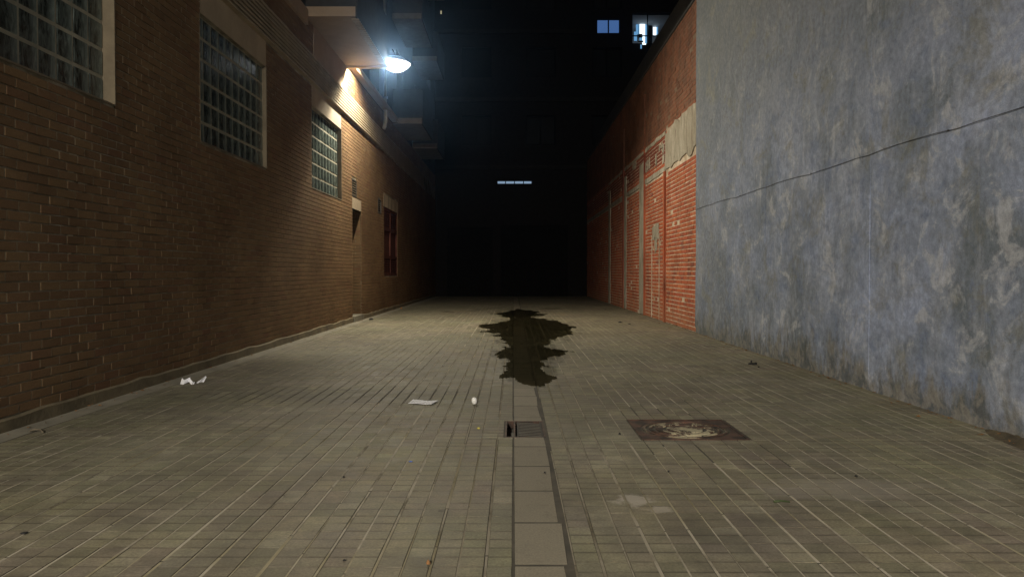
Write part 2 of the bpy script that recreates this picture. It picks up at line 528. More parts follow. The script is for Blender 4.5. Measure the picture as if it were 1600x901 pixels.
    emis('transom_glow', (0.50, 0.72, 1.0), 0.42)
    emis('slit_glow', (1.0, 0.8, 0.45), 0.5)


make_materials()


# ------------------------------------------------------------------ mesh helpers
class MB:
    def __init__(self):
        self.v = []
        self.f = []

    def quad(self, a, b, c, d):
        i = len(self.v)
        self.v += [a, b, c, d]
        self.f.append((i, i + 1, i + 2, i + 3))

    def poly(self, pts):
        i = len(self.v)
        self.v += list(pts)
        self.f.append(tuple(range(i, i + len(pts))))

    def box(self, x0, x1, y0, y1, z0, z1):
        i = len(self.v)
        self.v += [(x0, y0, z0), (x1, y0, z0), (x1, y1, z0), (x0, y1, z0),
                   (x0, y0, z1), (x1, y0, z1), (x1, y1, z1), (x0, y1, z1)]
        for q in ((0, 3, 2, 1), (4, 5, 6, 7), (0, 1, 5, 4), (1, 2, 6, 5), (2, 3, 7, 6), (3, 0, 4, 7)):
            self.f.append(tuple(i + k for k in q))
        return self

    def cham_x(self, x_back, x_face, y0, y1, z0, z1, c):
        """block lying against a wall, face at x_face, its front edges chamfered by c"""
        s = 1 if x_face > x_back else -1
        i = len(self.v)
        self.v += [(x_back, y0, z0), (x_back, y1, z0), (x_back, y1, z1), (x_back, y0, z1),
                   (x_face - s * c, y0, z0), (x_face - s * c, y1, z0), (x_face - s * c, y1, z1), (x_face - s * c, y0, z1),
                   (x_face, y0 + c, z0 + c), (x_face, y1 - c, z0 + c), (x_face, y1 - c, z1 - c), (x_face, y0 + c, z1 - c)]
        qs = []
        for k in range(4):
            n = (k + 1) % 4
            qs.append((k, n, 4 + n, 4 + k))
            qs.append((4 + k, 4 + n, 8 + n, 8 + k))
        qs.append((8, 9, 10, 11))
        for q in qs:
            if s < 0:
                q = q[::-1]
            self.f.append(tuple(i + k for k in q))
        return self

    def tube(self, pts, r, n=8, r1=None, cap=True):
        pts = [Vector(p) for p in pts]
        rings = []
        for k, p in enumerate(pts):
            a = pts[max(0, k - 1)]
            b = pts[min(len(pts) - 1, k + 1)]
            d = (b - a).normalized()
            u = d.cross(Vector((0, 0, 1)))
            if u.length < 1e-3:
                u = Vector((1, 0, 0))
            u.normalize()
            w = d.cross(u).normalized()
            rr = r if r1 is None else r + (r1 - r) * k / (len(pts) - 1)
            i = len(self.v)
            for j in range(n):
                t = 2 * math.pi * j / n
                self.v.append(tuple(p + u * math.cos(t) * rr + w * math.sin(t) * rr))
            rings.append(i)
        for a, b in zip(rings, rings[1:]):
            for j in range(n):
                k = (j + 1) % n
                self.f.append((a + j, a + k, b + k, b + j))
        if cap:
            self.f.append(tuple(rings[0] + j for j in range(n))[::-1])
            self.f.append(tuple(rings[-1] + j for j in range(n)))
        return self

    def lathe(self, prof, n=24, c=(0, 0, 0), sx=1.0, sy=1.0, tilt=None):
        """prof: list of (radius, z)"""
        i0 = len(self.v)
        for r, z in prof:
            for j in range(n):
                t = 2 * math.pi * j / n
                v = Vector((r * sx * math.cos(t), r * sy * math.sin(t), z))
                if tilt:
                    v = tilt @ v
                self.v.append((v.x + c[0], v.y + c[1], v.z + c[2]))
        for k in range(len(prof) - 1):
            for j in range(n):
                m = (j + 1) % n
                self.f.append((i0 + k * n + j, i0 + k * n + m, i0 + (k + 1) * n + m, i0 + (k + 1) * n + j))
        return self

    def mesh(self, name, mat, smooth=False):
        me = bpy.data.meshes.new(name)
        me.from_pydata(self.v, [], self.f)
        me.materials.append(MATS[mat])
        if smooth:
            me.polygons.foreach_set('use_smooth', [True] * len(me.polygons))
        me.update()
        return me

    def build(self, name, mat, parent=None, smooth=False):
        return link(name, self.mesh(name, mat, smooth), parent)


def link(name, me, parent=None, loc=None):
    o = bpy.data.objects.new(name, me)
    COL.objects.link(o)
    if parent is not None:
        o.parent = parent
        if parent.location.length > 0 and loc is None:
            o.location = -parent.location      # meshes are written in world coordinates
    if loc is not None:
        o.location = loc
    return o


def tag(o, label=None, cat=None, group=None, kind=None):
    if label:
        o['label'] = label
    if cat:
        o['category'] = cat
    if group:
        o['group'] = group
    if kind:
        o['kind'] = kind
    return o


def empty(name, label, cat, group=None):
    # every thing's Empty sits at the world origin of its own mesh coordinates
    o = bpy.data.objects.new(name, None)
    o.empty_display_size = 0.2
    COL.objects.link(o)
    return tag(o, label, cat, group)


def gpt(px, py):
    """ground point seen at photo pixel (px, py), used to read the layout off the photograph"""
    k = CAM_H / (py - 424.0)
    return ((px - 802.0) * k, FPX * k)


def cells(y0, y1, z0, z1, holes):
    ys = sorted({y0, y1} | {h[0] for h in holes} | {h[1] for h in holes})
    zs = sorted({z0, z1} | {h[2] for h in holes} | {h[3] for h in holes})
    ys = [y for y in ys if y0 <= y <= y1]
    zs = [z for z in zs if z0 <= z <= z1]
    out = []
    for a, b in zip(ys, ys[1:]):
        run = None
        for c, d in zip(zs, zs[1:]):
            ym, zm = (a + b) / 2, (c + d) / 2
            if any(h[0] < ym < h[1] and h[2] < zm < h[3] for h in holes):
                if run:
                    out.append((a, b, run[0], run[1]))
                run = None
            else:
                run = (run[0], d) if run else (c, d)
        if run:
            out.append((a, b, run[0], run[1]))
    return out


def brick_layout(y0, y1, z0, z1, holes, L, H, joint, rng, half=True, jit=0.02):
    """list of (ya, yb, za, zb, full) of bricks in running bond, cut at the openings"""
    out = []
    nz = int(math.ceil((z1 - z0) / H - 1e-6))
    for k in range(nz):
        za = z0 + k * H + joint / 2
        zb = min(z0 + (k + 1) * H - joint / 2, z1)
        if zb - za < 0.012:
            continue
        # free intervals of this course
        iv = [(y0, y1)]
        for h in holes:
            if h[2] < zb - 0.004 and h[3] > za + 0.004:
                nv = []
                for a, b in iv:
                    if h[1] <= a or h[0] >= b:
                        nv.append((a, b))
                    else:
                        if h[0] > a:
                            nv.append((a, h[0]))
                        if h[1] < b:
                            nv.append((h[1], b))
                iv = nv
        off = (L / 2 if (k % 2 and half) else 0) + rng.uniform(-jit, jit)
        for a, b in iv:
            s = y0 - L + off + math.floor((a - (y0 - L + off)) / L) * L
            while s < b:
                ya = max(s + joint / 2, a + (0 if s <= a else 0))
                yb = min(s + L - joint / 2, b)
                if yb - ya > 0.025:
                    out.append((ya, yb, za, zb, yb - ya > L - joint - 1e-4 and abs((zb - za) - (H - joint)) < 1e-4))
                s += L
    return out


# ================================================================== GROUND AND PAVING
g = MB()
S = 400.0
g.quad((-S, -S, -0.06), (S, -S, -0.06), (S, S, -0.06), (-S, S, -0.06))
tag(g.build('ground', 'street_ground'), kind='structure')

GRATE = (-0.055, 0.212, 5.14, 5.71)
COVER = (0.822, 1.512, 5.055, 5.745)
COVER_C = ((COVER[0] + COVER[1]) / 2, (COVER[2] + COVER[3]) / 2)

bed = MB()
for (a, b, c, d) in cells(-4.0, END_Y, LX - 0.2, RX + 0.15,
                          [(GRATE[2], GRATE[3], GRATE[0], GRATE[1])]):
    bed.quad((c, a, -0.0030), (d, a, -0.0030), (d, b, -0.0030), (c, b, -0.0030))
bed_o = bed.build('pavement', 'joint_dirt')
tag(bed_o, kind='structure')

TS = 0.2


def pads(mb, w, d, x0, y0, rng=None, hz=0.0):
    """a 20 x 20 paving tile: four raised pads, wide groove along the alley, fine groove across"""
    gl, gt, jt, c = 0.0050, 0.0005, 0.0022, 0.0028
    for ix in (0, 1):
        for iy in (0, 1):
            xa = x0 + (jt if ix == 0 else w / 2 + gl)
            xb = x0 + (w / 2 - gl if ix == 0 else w - jt)
            ya = y0 + (0.0020 if iy == 0 else d / 2 + gt)
            yb = y0 + (d / 2 - gt if iy == 0 else d - 0.0020)
            i = len(mb.v)
            mb.v += [(xa, ya, -0.012), (xb, ya, -0.012), (xb, yb, -0.012), (xa, yb, -0.012),
                     (xa + c, ya, hz), (xb - c, ya, hz), (xb - c, yb, hz), (xa + c, yb, hz)]
            for k in range(4):
                n = (k + 1) % 4
                mb.f.append((i + k, i + n, i + 4 + n, i + 4 + k))
            mb.f.append((i + 4, i + 5, i + 6, i + 7))


tile_mb = MB()
pads(tile_mb, TS, TS, 0, 0)
tile_me = tile_mb.mesh('paving_tile', 'paving_concrete')

xs = [-(k + 1) * TS for k in range(16)] + [0.226 + k * TS for k in range(15)]
rng = random.Random(3)
tiles = []
for x in xs:
    jx = rng.uniform(-0.002, 0.002)
    for r in range(-18, 174):
        y = r * TS + 0.07 + (0.0 if x < 0 else 0.05)
        if y + TS > END_Y:
            continue
        box = (x, x + TS, y, y + TS)
        bad = False
        for h in (GRATE, COVER):
            if box[0] < h[1] - 0.001 and box[1] > h[0] + 0.001 and box[2] < h[3] - 0.001 and box[3] > h[2] + 0.001:
                bad = True
        tiles.append((x + jx, y, bad))


def seen(x, y, z):
    if y < 0.3:
        return False
    px = 802 + x / y * FPX
    py = 424 - (z - CAM_H) / y * FPX
    return -20 < px < 1620 and -20 < py < 925


def cut_tile(mb, x, y):
    """pieces of a tile left around the grate and the cover, as plain cut pads"""
    holes = []
    for h in (GRATE, COVER):
        holes.append((h[2] - 0.006, h[3] + 0.006, h[0] - 0.006, h[1] + 0.006))
    hs = [h for h in holes if h[0] < y + TS and h[1] > y and h[2] < x + TS and h[3] > x]
    hs = [(max(h[0], y), min(h[1], y + TS), max(h[2], x), min(h[3], x + TS)) for h in hs]
    for (a, b, c, d) in cells(y, y + TS, x, x + TS, hs):
        for (c2, d2) in ((c, min(d, x + TS / 2)), (max(c, x + TS / 2), d)):
            if d2 - c2 > 0.012 and b - a > 0.012:
                mb.box(c2 + 0.003, d2 - 0.003, a + 0.003, b - 0.003, -0.012, 0.0)


near = sorted([t for t in tiles if not t[2] and seen(t[0] + .1, t[1] + .1, 0)], key=lambda t: t[1])[:296]
near_set = {(t[0], t[1]) for t in near}
rest = MB()
for (x, y, bad) in tiles:
    hz = max(-0.0008, min(0.0010, rng.gauss(0, 0.0005)))
    if bad:
        cut_tile(rest, x, y)
        continue
    if (x, y) in near_set:
        o = link('paving_tile', tile_me, bed_o, (x, y, hz))
        o.rotation_euler = (max(-.004, min(.004, rng.gauss(0, 0.002))), max(-.004, min(.004, rng.gauss(0, 0.002))), rng.gauss(0, 0.003))
    else:
        pads(rest, TS, TS, x, y, hz=hz)
tag(rest.build('paving_tiles', 'paving_concrete', bed_o), kind='stuff')

# sand swept into the grooves along the alley
sand = MB()
for x in xs:
    for (gx, w, z) in ((x + TS / 2, 0.0056, -0.0003), (x, 0.0032, -0.0008)):
        y = -3.5
        while y < END_Y - 0.5:
            n = rng.uniform(0.4, 1.6)
            ww = w * rng.uniform(0.8, 1.3)
            zz = z + rng.uniform(-0.0007, 0.0002)
            mid = y + n / 2
            if not (COVER[0] - .02 < gx < COVER[1] + .02 and COVER[2] - n / 2 < mid < COVER[3] + n / 2) and \
               not (GRATE[0] - .02 < gx < GRATE[1] + .02 and GRATE[2] - n / 2 < mid < GRATE[3] + n / 2):
                sand.quad((gx - ww, y, zz), (gx + ww, y, zz), (gx + ww, y + n - .01, zz), (gx - ww, y + n - .01, zz))
            y += n
tag(sand.build('joint_sand', 'joint_sand', bed_o), kind='stuff')

# central drain slabs, 20 x 50 cm
ys = 0.92
while ys < END_Y - 0.6:
    if not (ys < GRATE[3] and ys + 0.49 > GRATE[2]):
        a, b = ys, ys + 0.476
    elif ys < GRATE[2] < ys + 0.49:
        a, b = ys, GRATE[2] - 0.006
    elif ys < GRATE[3] < ys + 0.49:
        a, b = GRATE[3] + 0.006, ys + 0.487
    else:
        a = b = 0
    if b - a > 0.05:
        w = rng.uniform(-0.012, 0.004)
        w2 = rng.uniform(-0.010, 0.010)
        m = MB()
        c = 0.003
        x0, x1 = 0.004, 0.205 + w
        i = 0
        m.v = [(x0, a, -0.012), (x1, a, -0.012), (x1 + w2, b, -0.012), (x0, b, -0.012),
               (x0 + c, a + .002, 0.0), (x1 - c, a + .002, 0.0), (x1 + w2 - c, b - .002, 0.0), (x0 + c, b - .002, 0.0)]
        m.f = [(0, 1, 5, 4), (1, 2, 6, 5), (2, 3, 7, 6), (3, 0, 4, 7), (4, 5, 6, 7)]
        so = m.build('drain_slab', 'slab_concrete', bed_o)
        so.location.z = rng.uniform(-0.0003, 0.0004)
    ys += 0.494

jd_ = MB()
yy = 0.92
while yy < END_Y - 0.6:
    if not (GRATE[2] - 0.02 < yy < GRATE[3] + 0.02):
        e = rng.uniform(-.004, .004)
        jd_.quad((0.002, yy - 0.022, -0.0006), (0.214, yy - 0.022 + e, -0.0006), (0.214, yy + 0.004 + e, -0.0006), (0.002, yy + 0.004, -0.0006))
    yy += 0.494
tag(jd_.build('slab_joints', 'joint_dirt', bed_o), kind='stuff')
# cement strip between the tiles and the building
gut = MB()
yy = -4.0
rg = random.Random(11)
prev = -3.205
while yy < END_Y:
    nx = -3.205 + rg.uniform(-0.018, 0.0)
    gut.quad((LX - 0.1, yy, 0.0), (prev, yy, -0.002), (nx, yy + 0.35, -0.002), (LX - 0.1, yy + 0.35, 0.0))
    prev = nx
    yy += 0.35
gut.build('cement_strip', 'gutter_cement', bed_o)

# ------------------------------------------------------------------ drain grate
gr = empty('drain_grate', 'rusty slotted drain grate set among the central slabs with an open slot beside it', 'grate')
x0, x1, y0, y1 = GRATE
fr = MB()
fr.box(x0, x1, y0, y0 + 0.02, -0.05, -0.001)
fr.box(x0, x1, y1 - 0.02, y1, -0.05, -0.001)
fr.box(x0, x0 + 0.012, y0 + 0.02, y1 - 0.02, -0.05, -0.002)
fr.box(x1 - 0.012, x1, y0 + 0.02, y1 - 0.02, -0.05, -0.001)
fr.box(0.004, 0.014, y0 + 0.02, y1 - 0.02, -0.05, -0.003)
fr.build('frame', 'rusty_iron', gr)
pit = MB()
for q in (((x0, y0, -.45), (x1, y0, -.45), (x1, y1, -.45), (x0, y1, -.45)),
          ((x0, y0, -.45), (x0, y0, -.05), (x1, y0, -.05), (x1, y0, -.45)),
          ((x0, y1, -.45), (x1, y1, -.45), (x1, y1, -.05), (x0, y1, -.05)),
          ((x0, y0, -.45), (x0, y1, -.45), (x0, y1, -.05), (x0, y0, -.05)),
          ((x1, y0, -.45), (x1, y0, -.05), (x1, y1, -.05), (x1, y1, -.45))):
    pit.quad(*q)
pit.build('gully', 'dark_void', gr)
side = MB().box(0.026, 0.036, y0 + 0.021, y1 - 0.021, -0.035, -0.004)
side.box(0.186, 0.198, y0 + 0.021, y1 - 0.021, -0.035, -0.004)
side.build('rim', 'cast_iron', gr)
bar_me = MB()
bar_me.v = [(0, 0, -.03), (.15, -.045, -.03), (.15, -.025, -.03), (0, .020, -.03), (0, 0, 0), (.15, -.045, 0), (.15, -.025, 0), (0, .020, 0)]
bar_me.f = [(4, 5, 6, 7), (0, 1, 5, 4), (1, 2, 6, 5), (2, 3, 7, 6), (3, 0, 4, 7)]
bme = bar_me.mesh('bar', 'lit_bar_iron')
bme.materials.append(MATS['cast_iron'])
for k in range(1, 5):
    bme.polygons[k].material_index = 1  # dark sides paint the shade of the gaps, tops stay lighter
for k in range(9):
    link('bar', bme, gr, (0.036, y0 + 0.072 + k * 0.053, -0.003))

# ------------------------------------------------------------------ square access cover with a round lid
mc = empty('manhole_cover', 'square rusty manhole frame with a round ringed lid smeared with pale cement', 'manhole cover')
cx, cy = COVER_C
hw = 0.343
fm = MB()
N = 48
ro = 0.300
for j in range(N):
    a0, a1 = 2 * math.pi * j / N, 2 * math.pi * (j + 1) / N

    def sq(a):
        c, s = math.cos(a), math.sin(a)
        k = hw / max(abs(c), abs(s))
        return (cx + c * k, cy + s * k, -0.001)

    def ci(a, r, z):
        return (cx + math.cos(a) * r, cy + math.sin(a) * r, z)
    fm.quad(ci(a0, ro, -0.001), sq(a0), sq(a1), ci(a1, ro, -0.001))
    fm.quad(ci(a1, ro, -0.02), ci(a0, ro, -0.02), ci(a0, ro, -0.001), ci(a1, ro, -0.001))
fm.build('frame', 'rusty_iron', mc)
rim = MB()
for (a, b, c, d) in ((-hw, hw, -hw, -hw + .014), (-hw, hw, hw - .014, hw), (-hw, -hw + .014, -hw + .014, hw - .014), (hw - .014, hw, -hw + .014, hw - .014)):
    rim.box(cx + a, cx + b, cy + c, cy + d, -0.03, 0.004)
rim.build('edge_rim', 'rusty_iron', mc)
lid = MB()
prof = [(0.288, -0.03), (0.286, 0.003), (0.266, 0.005), (0.262, -0.014), (0.246, -0.014), (0.242, 0.004), (0.222, 0.004), (0.218, -0.010),
        (0.200, -0.010), (0.196, 0.004), (0.150, 0.004), (0.146, -0.007), (0.124, -0.007), (0.120, 0.004), (0.0, 0.005)]
lid.lathe(prof, 48, (cx, cy, 0))
lid.build('lid', 'rusty_iron', mc)
for a in (0.25, 3.35):
    k = MB()
    k.lathe([(0.0, 0.0045), (0.022, 0.0045), (0.026, 0.0035)], 12, (cx + 0.232 * math.cos(a), cy + 0.232 * math.sin(a), 0), 0.6, 1.0)
    k.build('lifting_slot', 'dark_void', mc)

# ------------------------------------------------------------------ puddle
pp_r = [(808, 482), (845, 487), (836, 489), (858, 490), (848, 492), (830, 495), (840, 497), (868, 500), (884, 506), (902, 510.5), (888, 514), (898, 521), (880, 525),
        (862, 530), (858, 536), (852, 541), (874, 546), (895, 551), (874, 555), (858, 559), (848, 566), (850, 573), (851, 582), (870, 590), (858, 597), (838, 601)]
pp_l = [(833, 600), (808, 595), (785, 588), (789, 574), (797, 565), (788, 560), (778, 550), (786, 545), (796, 541), (786, 533), (784, 526),
        (772, 524), (784, 521), (746, 517.5), (768, 515), (743, 508.5), (772, 505), (794, 500), (800, 496), (781, 493.5), (789, 492), (774, 489.5), (798, 485)]
outline = [gpt(*p) for p in pp_r + pp_l]


def inside(x, y, poly):
    c = False
    k = len(poly) - 1
    for i in range(len(poly)):
        xi, yi = poly[i]
        xj, yj = poly[k]
        if (yi > y) != (yj > y) and x < (xj - xi) * (y - yi) / (yj - yi) + xi:
            c = not c
        k = i
    return c


rp = random.Random(5)
pud = MB()
GX, GY = 0.02, 0.045
vid = {}


def pv(i, j):
    if (i, j) not in vid:
        vid[i, j] = len(pud.v)
        pud.v.append((-1.0 + i * GX, 7.3 + j * GY, 0.0030))
    return vid[i, j]


for i in range(120):
    for j in range(360):
        x, y = -1.0 + (i + .5) * GX, 7.3 + (j + .5) * GY
        nv = mnoise.noise_vector(Vector((x * 9, y * 3.0, 0.3)))
        nw = mnoise.noise_vector(Vector((x * 30, y * 9.0, 2.3)))
        if inside(x + nv.x * 0.10 + nw.x * 0.045, y + nv.y * 0.28 + nw.y * 0.10, outline):
            pud.f.append((pv(i, j), pv(i + 1, j), pv(i + 1, j + 1), pv(i, j + 1)))
tag(pud.build('puddle', 'puddle_water'), 'dark shallow puddle spreading along the middle of the paving', 'puddle')
for (cx_, cy_, w_, h_) in ((860, 481.7, 20, 0.55), (700, 486.5, 13, .35)):
    ps = []
    for k in range(18):
        a = 2 * math.pi * k / 18
        ps.append((*gpt(cx_ + math.cos(a) * w_ * rp.uniform(.7, 1.1), cy_ + math.sin(a) * h_ * rp.uniform(.6, 1.1)), 0.0032))
    m = MB()
    m.poly(ps[::-1] if sum(a[0] * b[1] - b[0] * a[1] for a, b in zip(ps, ps[1:] + ps[:1])) < 0 else ps)
    lab = 'narrow dark wet streak beside the far end of the puddle' if cx_ > 800 else 'thin faint wet streak on the paving towards the brick building'
    tag(m.build('wet_patch', 'puddle_water'), lab, 'puddle')

# ================================================================== BROWN BRICK BUILDING
bb = empty('brick_building', 'long brown brick building with glass block windows and a ribbed ledge along the alley', 'building')
W = [(4.53, 6.87), (8.74, 11.08), (13.56, 15.90)]
WZ0, WZ1, LZ1 = 2.50, 3.90, 4.25
BAND = (4.25, 4.72)
DOOR = (16.95, 17.95, 0.10, 2.42)
LOUV = (21.10, 23.55, 0.95, 2.80)
VENTS = [(16.93, 17.42, 2.68, 3.05), (20.15, 20.66, 2.55, 2.92)]
TOPZ = 5.27
Y0, Y1 = -9.0, END_Y + 0.0
holes = [(a, b, WZ0, LZ1) for a, b in W] + [DOOR, LOUV, (DOOR[0], DOOR[1], 2.42, 2.66), (LOUV[0] - .1, LOUV[1] + .1, 2.80, 3.12)] + VENTS
wall = MB()
ope = [(a, b, WZ0, WZ1) for a, b in W] + [(DOOR[0], DOOR[1], 0.0, DOOR[3]), LOUV] + VENTS
for (a, b, c, d) in cells(Y0, Y1, -0.1, TOPZ, ope + [(Y0, 30.0, BAND[0] + .001, BAND[1] - .001)]):
    wall.box(LX - 0.45, LX - 0.009, a, b, c, d)
wall_o = wall.build('wall', 'tan_mortar', bb)

rb = random.Random(21)
bricks = []
holesb = holes + [(Y0, Y1, BAND[0], BAND[1]), (13.70, 16.45, BAND[1], TOPZ)]
for b in brick_layout(2.0, Y1, 0.09, TOPZ, holesb, 0.25, 0.07, 0.0105, rb):
    bricks.append(b)
for b in brick_layout(Y0, 2.0, 0.09, TOPZ, [(Y0, Y1, BAND[0], BAND[1])], 0.25, 0.07, 0.0105, rb):
    bricks.append(b)
full = [b for b in bricks if b[4] and b[0] > 5.0 and seen(LX, (b[0] + b[1]) / 2, (b[2] + b[3]) / 2)]
full.sort(key=lambda b: (b[0] + b[1]) / 2)
sing = set(full[:296])
bl, bh = 0.25 - 0.0105, 0.07 - 0.0105
brick_me = MB().cham_x(-0.03, 0.0, 0, bl, 0, bh, 0.0022).mesh('brick', 'brown_brick')
restb = MB()
point = MB()
for b in bricks:
    if True:
        point.quad((LX - 0.0018, b[1] - .002, b[2]), (LX - 0.0018, b[1] + 0.0115, b[2]), (LX - 0.0018, b[1] + 0.0115, b[3]), (LX - 0.0018, b[1] - .002, b[3]))
    if rb.random() < 0.3:
        wa = b[0] + rb.uniform(0.0, 0.5) * (b[1] - b[0])
        ws = rb.uniform(0.1, 0.9) * (b[1] - wa)
        point.quad((LX - 0.0038, wa, b[2] - 0.0115), (LX - 0.0038, wa + ws, b[2] - 0.0115), (LX - 0.0032, wa + ws, b[2] + .001), (LX - 0.0032, wa, b[2] + .001))
    dx = rb.gauss(0, 0.0006)
    dz = rb.gauss(0, 0.0007)
    if b in sing:
        o = link('brick', brick_me, wall_o, (LX + dx, b[0], b[2] + dz))
        o.rotation_euler = (rb.gauss(0, 0.003), rb.gauss(0, 0.006), rb.gauss(0, 0.0012))
    else:
        restb.cham_x(LX - 0.03, LX + dx, b[0], b[1], b[2] + dz, b[3] + dz, 0.0022)
tag(restb.build('bricks', 'brown_brick', wall_o), kind='stuff')
tag(point.build('pointing', 'pale_mortar', wall_o), kind='stuff')

# cement plinth with a sloped top
rq = random.Random(4)
for (pa, pb) in ((Y0, DOOR[0] - 0.03), (DOOR[1] + 0.03, Y1)):
    pl = MB()
    n = int((pb - pa) / 0.3)
    zz = [0.105 + rq.uniform(-0.012, 0.012) for _ in range(n + 1)]
    xo = LX + 0.030
    for k, z in enumerate(zz):
        y = pa + (pb - pa) * k / n
        pl.v += [(xo + rq.uniform(-.003, .003), y, -0.02), (xo - 0.004, y, z - .02), (LX - 0.02, y, z)]
    for k in range(n):
        i = k * 3
        pl.f += [(i, i + 3, i + 4, i + 1), (i + 1, i + 4, i + 5, i + 2)]
    pl.build('plinth', 'plinth_cement', bb)

# glass block windows
PITCH_Y, PITCH_Z = 0.234, 1.4 / 6
blk = MB().cham_x(-0.08, 0.0, -PITCH_Y / 2 + .006, PITCH_Y / 2 - .006, -PITCH_Z / 2 + .009, PITCH_Z / 2 - .009, 0.012)
blk_me = blk.mesh('glass_block', 'glass_block')
for (a, b), rec in zip(W, (0.10, 0.055, 0.07)):
    gx = LX - rec
    m = MB().box(gx - 0.09, gx - 0.006, a, b, WZ0, WZ1)
    win = m.build('window', 'block_mortar', bb)
    MB().box(LX - rec, LX + 0.002, b - 0.004, b + 0.012, WZ0 - 0.004, WZ1 - 0.002).build('jamb', 'jamb_render', win)
    MB().box(LX - rec, LX + 0.002, a - 0.012, a + 0.004, WZ0 - 0.004, WZ1 - 0.002).build('jamb', 'jamb_render', win)
    MB().box(LX - rec, LX + 0.004, a + 0.004, b - 0.004, WZ0 - 0.010, WZ0 + 0.004).build('sill', 'jamb_render', win)
    for i in range(10):
        for j in range(6):
            o = link('glass_block', blk_me, win, (gx, a + (i + 0.5) * PITCH_Y, WZ0 + (j + 0.5) * PITCH_Z))
            o.rotation_euler = (0, rb.gauss(0, 0.008), rb.gauss(0, 0.008))
    MB().box(LX - 0.11, LX - 0.003, a, b, WZ1 + 0.001, LZ1).build('lintel', 'tan_render', bb)

# ribbed clay ledge
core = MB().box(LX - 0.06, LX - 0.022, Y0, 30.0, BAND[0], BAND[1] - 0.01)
core_o = core.build('ledge', 'cornice_recess', bb)  # near-black core paints the shade between the ribs
nr = 8
step = (BAND[1] - BAND[0]) / nr
for k in range(nr):
    z = BAND[0] + k * step + 0.002
    for (ya, yb) in ((Y0, 3.0), (3.0, 10.2), (10.2, 16.44), (16.446, 23.0), (23.0, 30.0)):
        MB().box(LX - 0.024, LX + 0.066, ya, yb - 0.003, z, z + step * 0.46).build('rib', 'cornice_clay', core_o)

# rendered piece of wall under the overhang and string course
MB().box(LX - 0.02, LX + 0.006, 13.70, 16.44, BAND[1], TOPZ - 0.002).build('render_panel', 'soffit_render', bb)
MB().box(LX - 0.02, LX + 0.05, Y0, 13.18, TOPZ - 0.15, TOPZ + 0.10).build('string_course', 'soffit_render', bb)
# upper storeys: low over the near half, tall over the far half
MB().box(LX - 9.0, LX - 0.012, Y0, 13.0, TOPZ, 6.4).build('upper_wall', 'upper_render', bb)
up = MB()
up_holes = []
for fl in range(4):
    z = 5.45 + fl * 2.95
    for yc in (14.8, 19.8, 24.2, 28.5, 32.4):
        up_holes.append((yc - 0.7, yc + 0.7, z + 0.10, z + 2.15))
for (a, b, c, d) in cells(13.0, Y1, TOPZ, 18.0, up_holes):
    up.box(LX - 0.4, LX - 0.012, a, b, c, d)
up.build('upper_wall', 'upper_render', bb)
for (a, b, c, d) in up_holes:
    f = MB()
    f.box(LX - 0.30, LX - 0.24, a, a + 0.06, c, d)
    f.box(LX - 0.30, LX - 0.24, b - 0.06, b, c, d)
    f.box(LX - 0.30, LX - 0.24, a + .06, b - .06, d - 0.06, d)
    f.box(LX - 0.30, LX - 0.24, (a + b) / 2 - .03, (a + b) / 2 + .03, c, d - .06)
    fo = f.build('balcony_door', 'far_frame', bb)
    MB().box(LX - 0.29, LX - 0.27, a + .06, b - .06, c, d - .06).build('pane', 'dark_glass', fo)
MB().box(LX - 9.0, LX - 0.45, 13.0, Y1, TOPZ, 18.0).build('core', 'dark_void', bb)
MB().box(LX - 9.0, LX - 0.46, Y0, Y1, -0.1, TOPZ).build('interior', 'dark_void', bb)

# balconies: soffit slabs, the first one right before the lamp
OX = -2.57
SZ = 5.27
def balcony(ya, yb, z, first=False):
    s = MB().box(LX - 0.015, OX - 0.03, ya, yb, z, z + 0.16)
    bo = s.build('balcony', 'soffit_render' if first else 'dim_soffit_render', bb)  # farther slabs: darker copy of this render, dimmer light put into the colour
    p = MB()
    p.box(OX - 0.028, OX, ya - 0.003, yb + 0.003, z - 0.02, z + 0.98)
    p.box(LX, OX - 0.03, ya - 0.001, ya + 0.09, z + 0.163, z + 0.98)
    p.box(LX, OX - 0.03, yb - 0.09, yb + 0.001, z + 0.163, z + 0.98)
    p.build('parapet', 'upper_render', bo)
    if first:
        # row of little drip tiles along the outer lower edge
        y = ya + 0.05
        while y < yb - 0.3:
            MB().box(OX - 0.11, OX + 0.012, y, y + 0.075, z - 0.032, z - 0.021).build('drip_tile', 'tan_render', bo)
            y += 0.12
        # down-stand beam closing the end of the overhang
        MB().box(LX + 0.008, OX - 0.001, yb - 0.10, yb + 0.008, z - 0.045, z - 0.003).build('edge_beam', 'soffit_render', bo)
    return bo


balcony(13.20, 16.42, SZ, True)
balcony(22.70, 25.60, SZ)
balcony(27.20, 29.90, SZ)
for fl in (1, 2):
    for (a, b) in ((13.2, 16.42), (22.7, 25.6), (27.2, 29.9)):
        balcony(a, b, SZ + fl * 2.95)
# ledge beam after the overhang, with a sloped rendered face
lb = MB()
lb.box(LX - 0.01, LX + 0.14, 16.46, 22.68, 5.30, 5.44)
lb.build('edge_beam', 'soffit_render', bb)

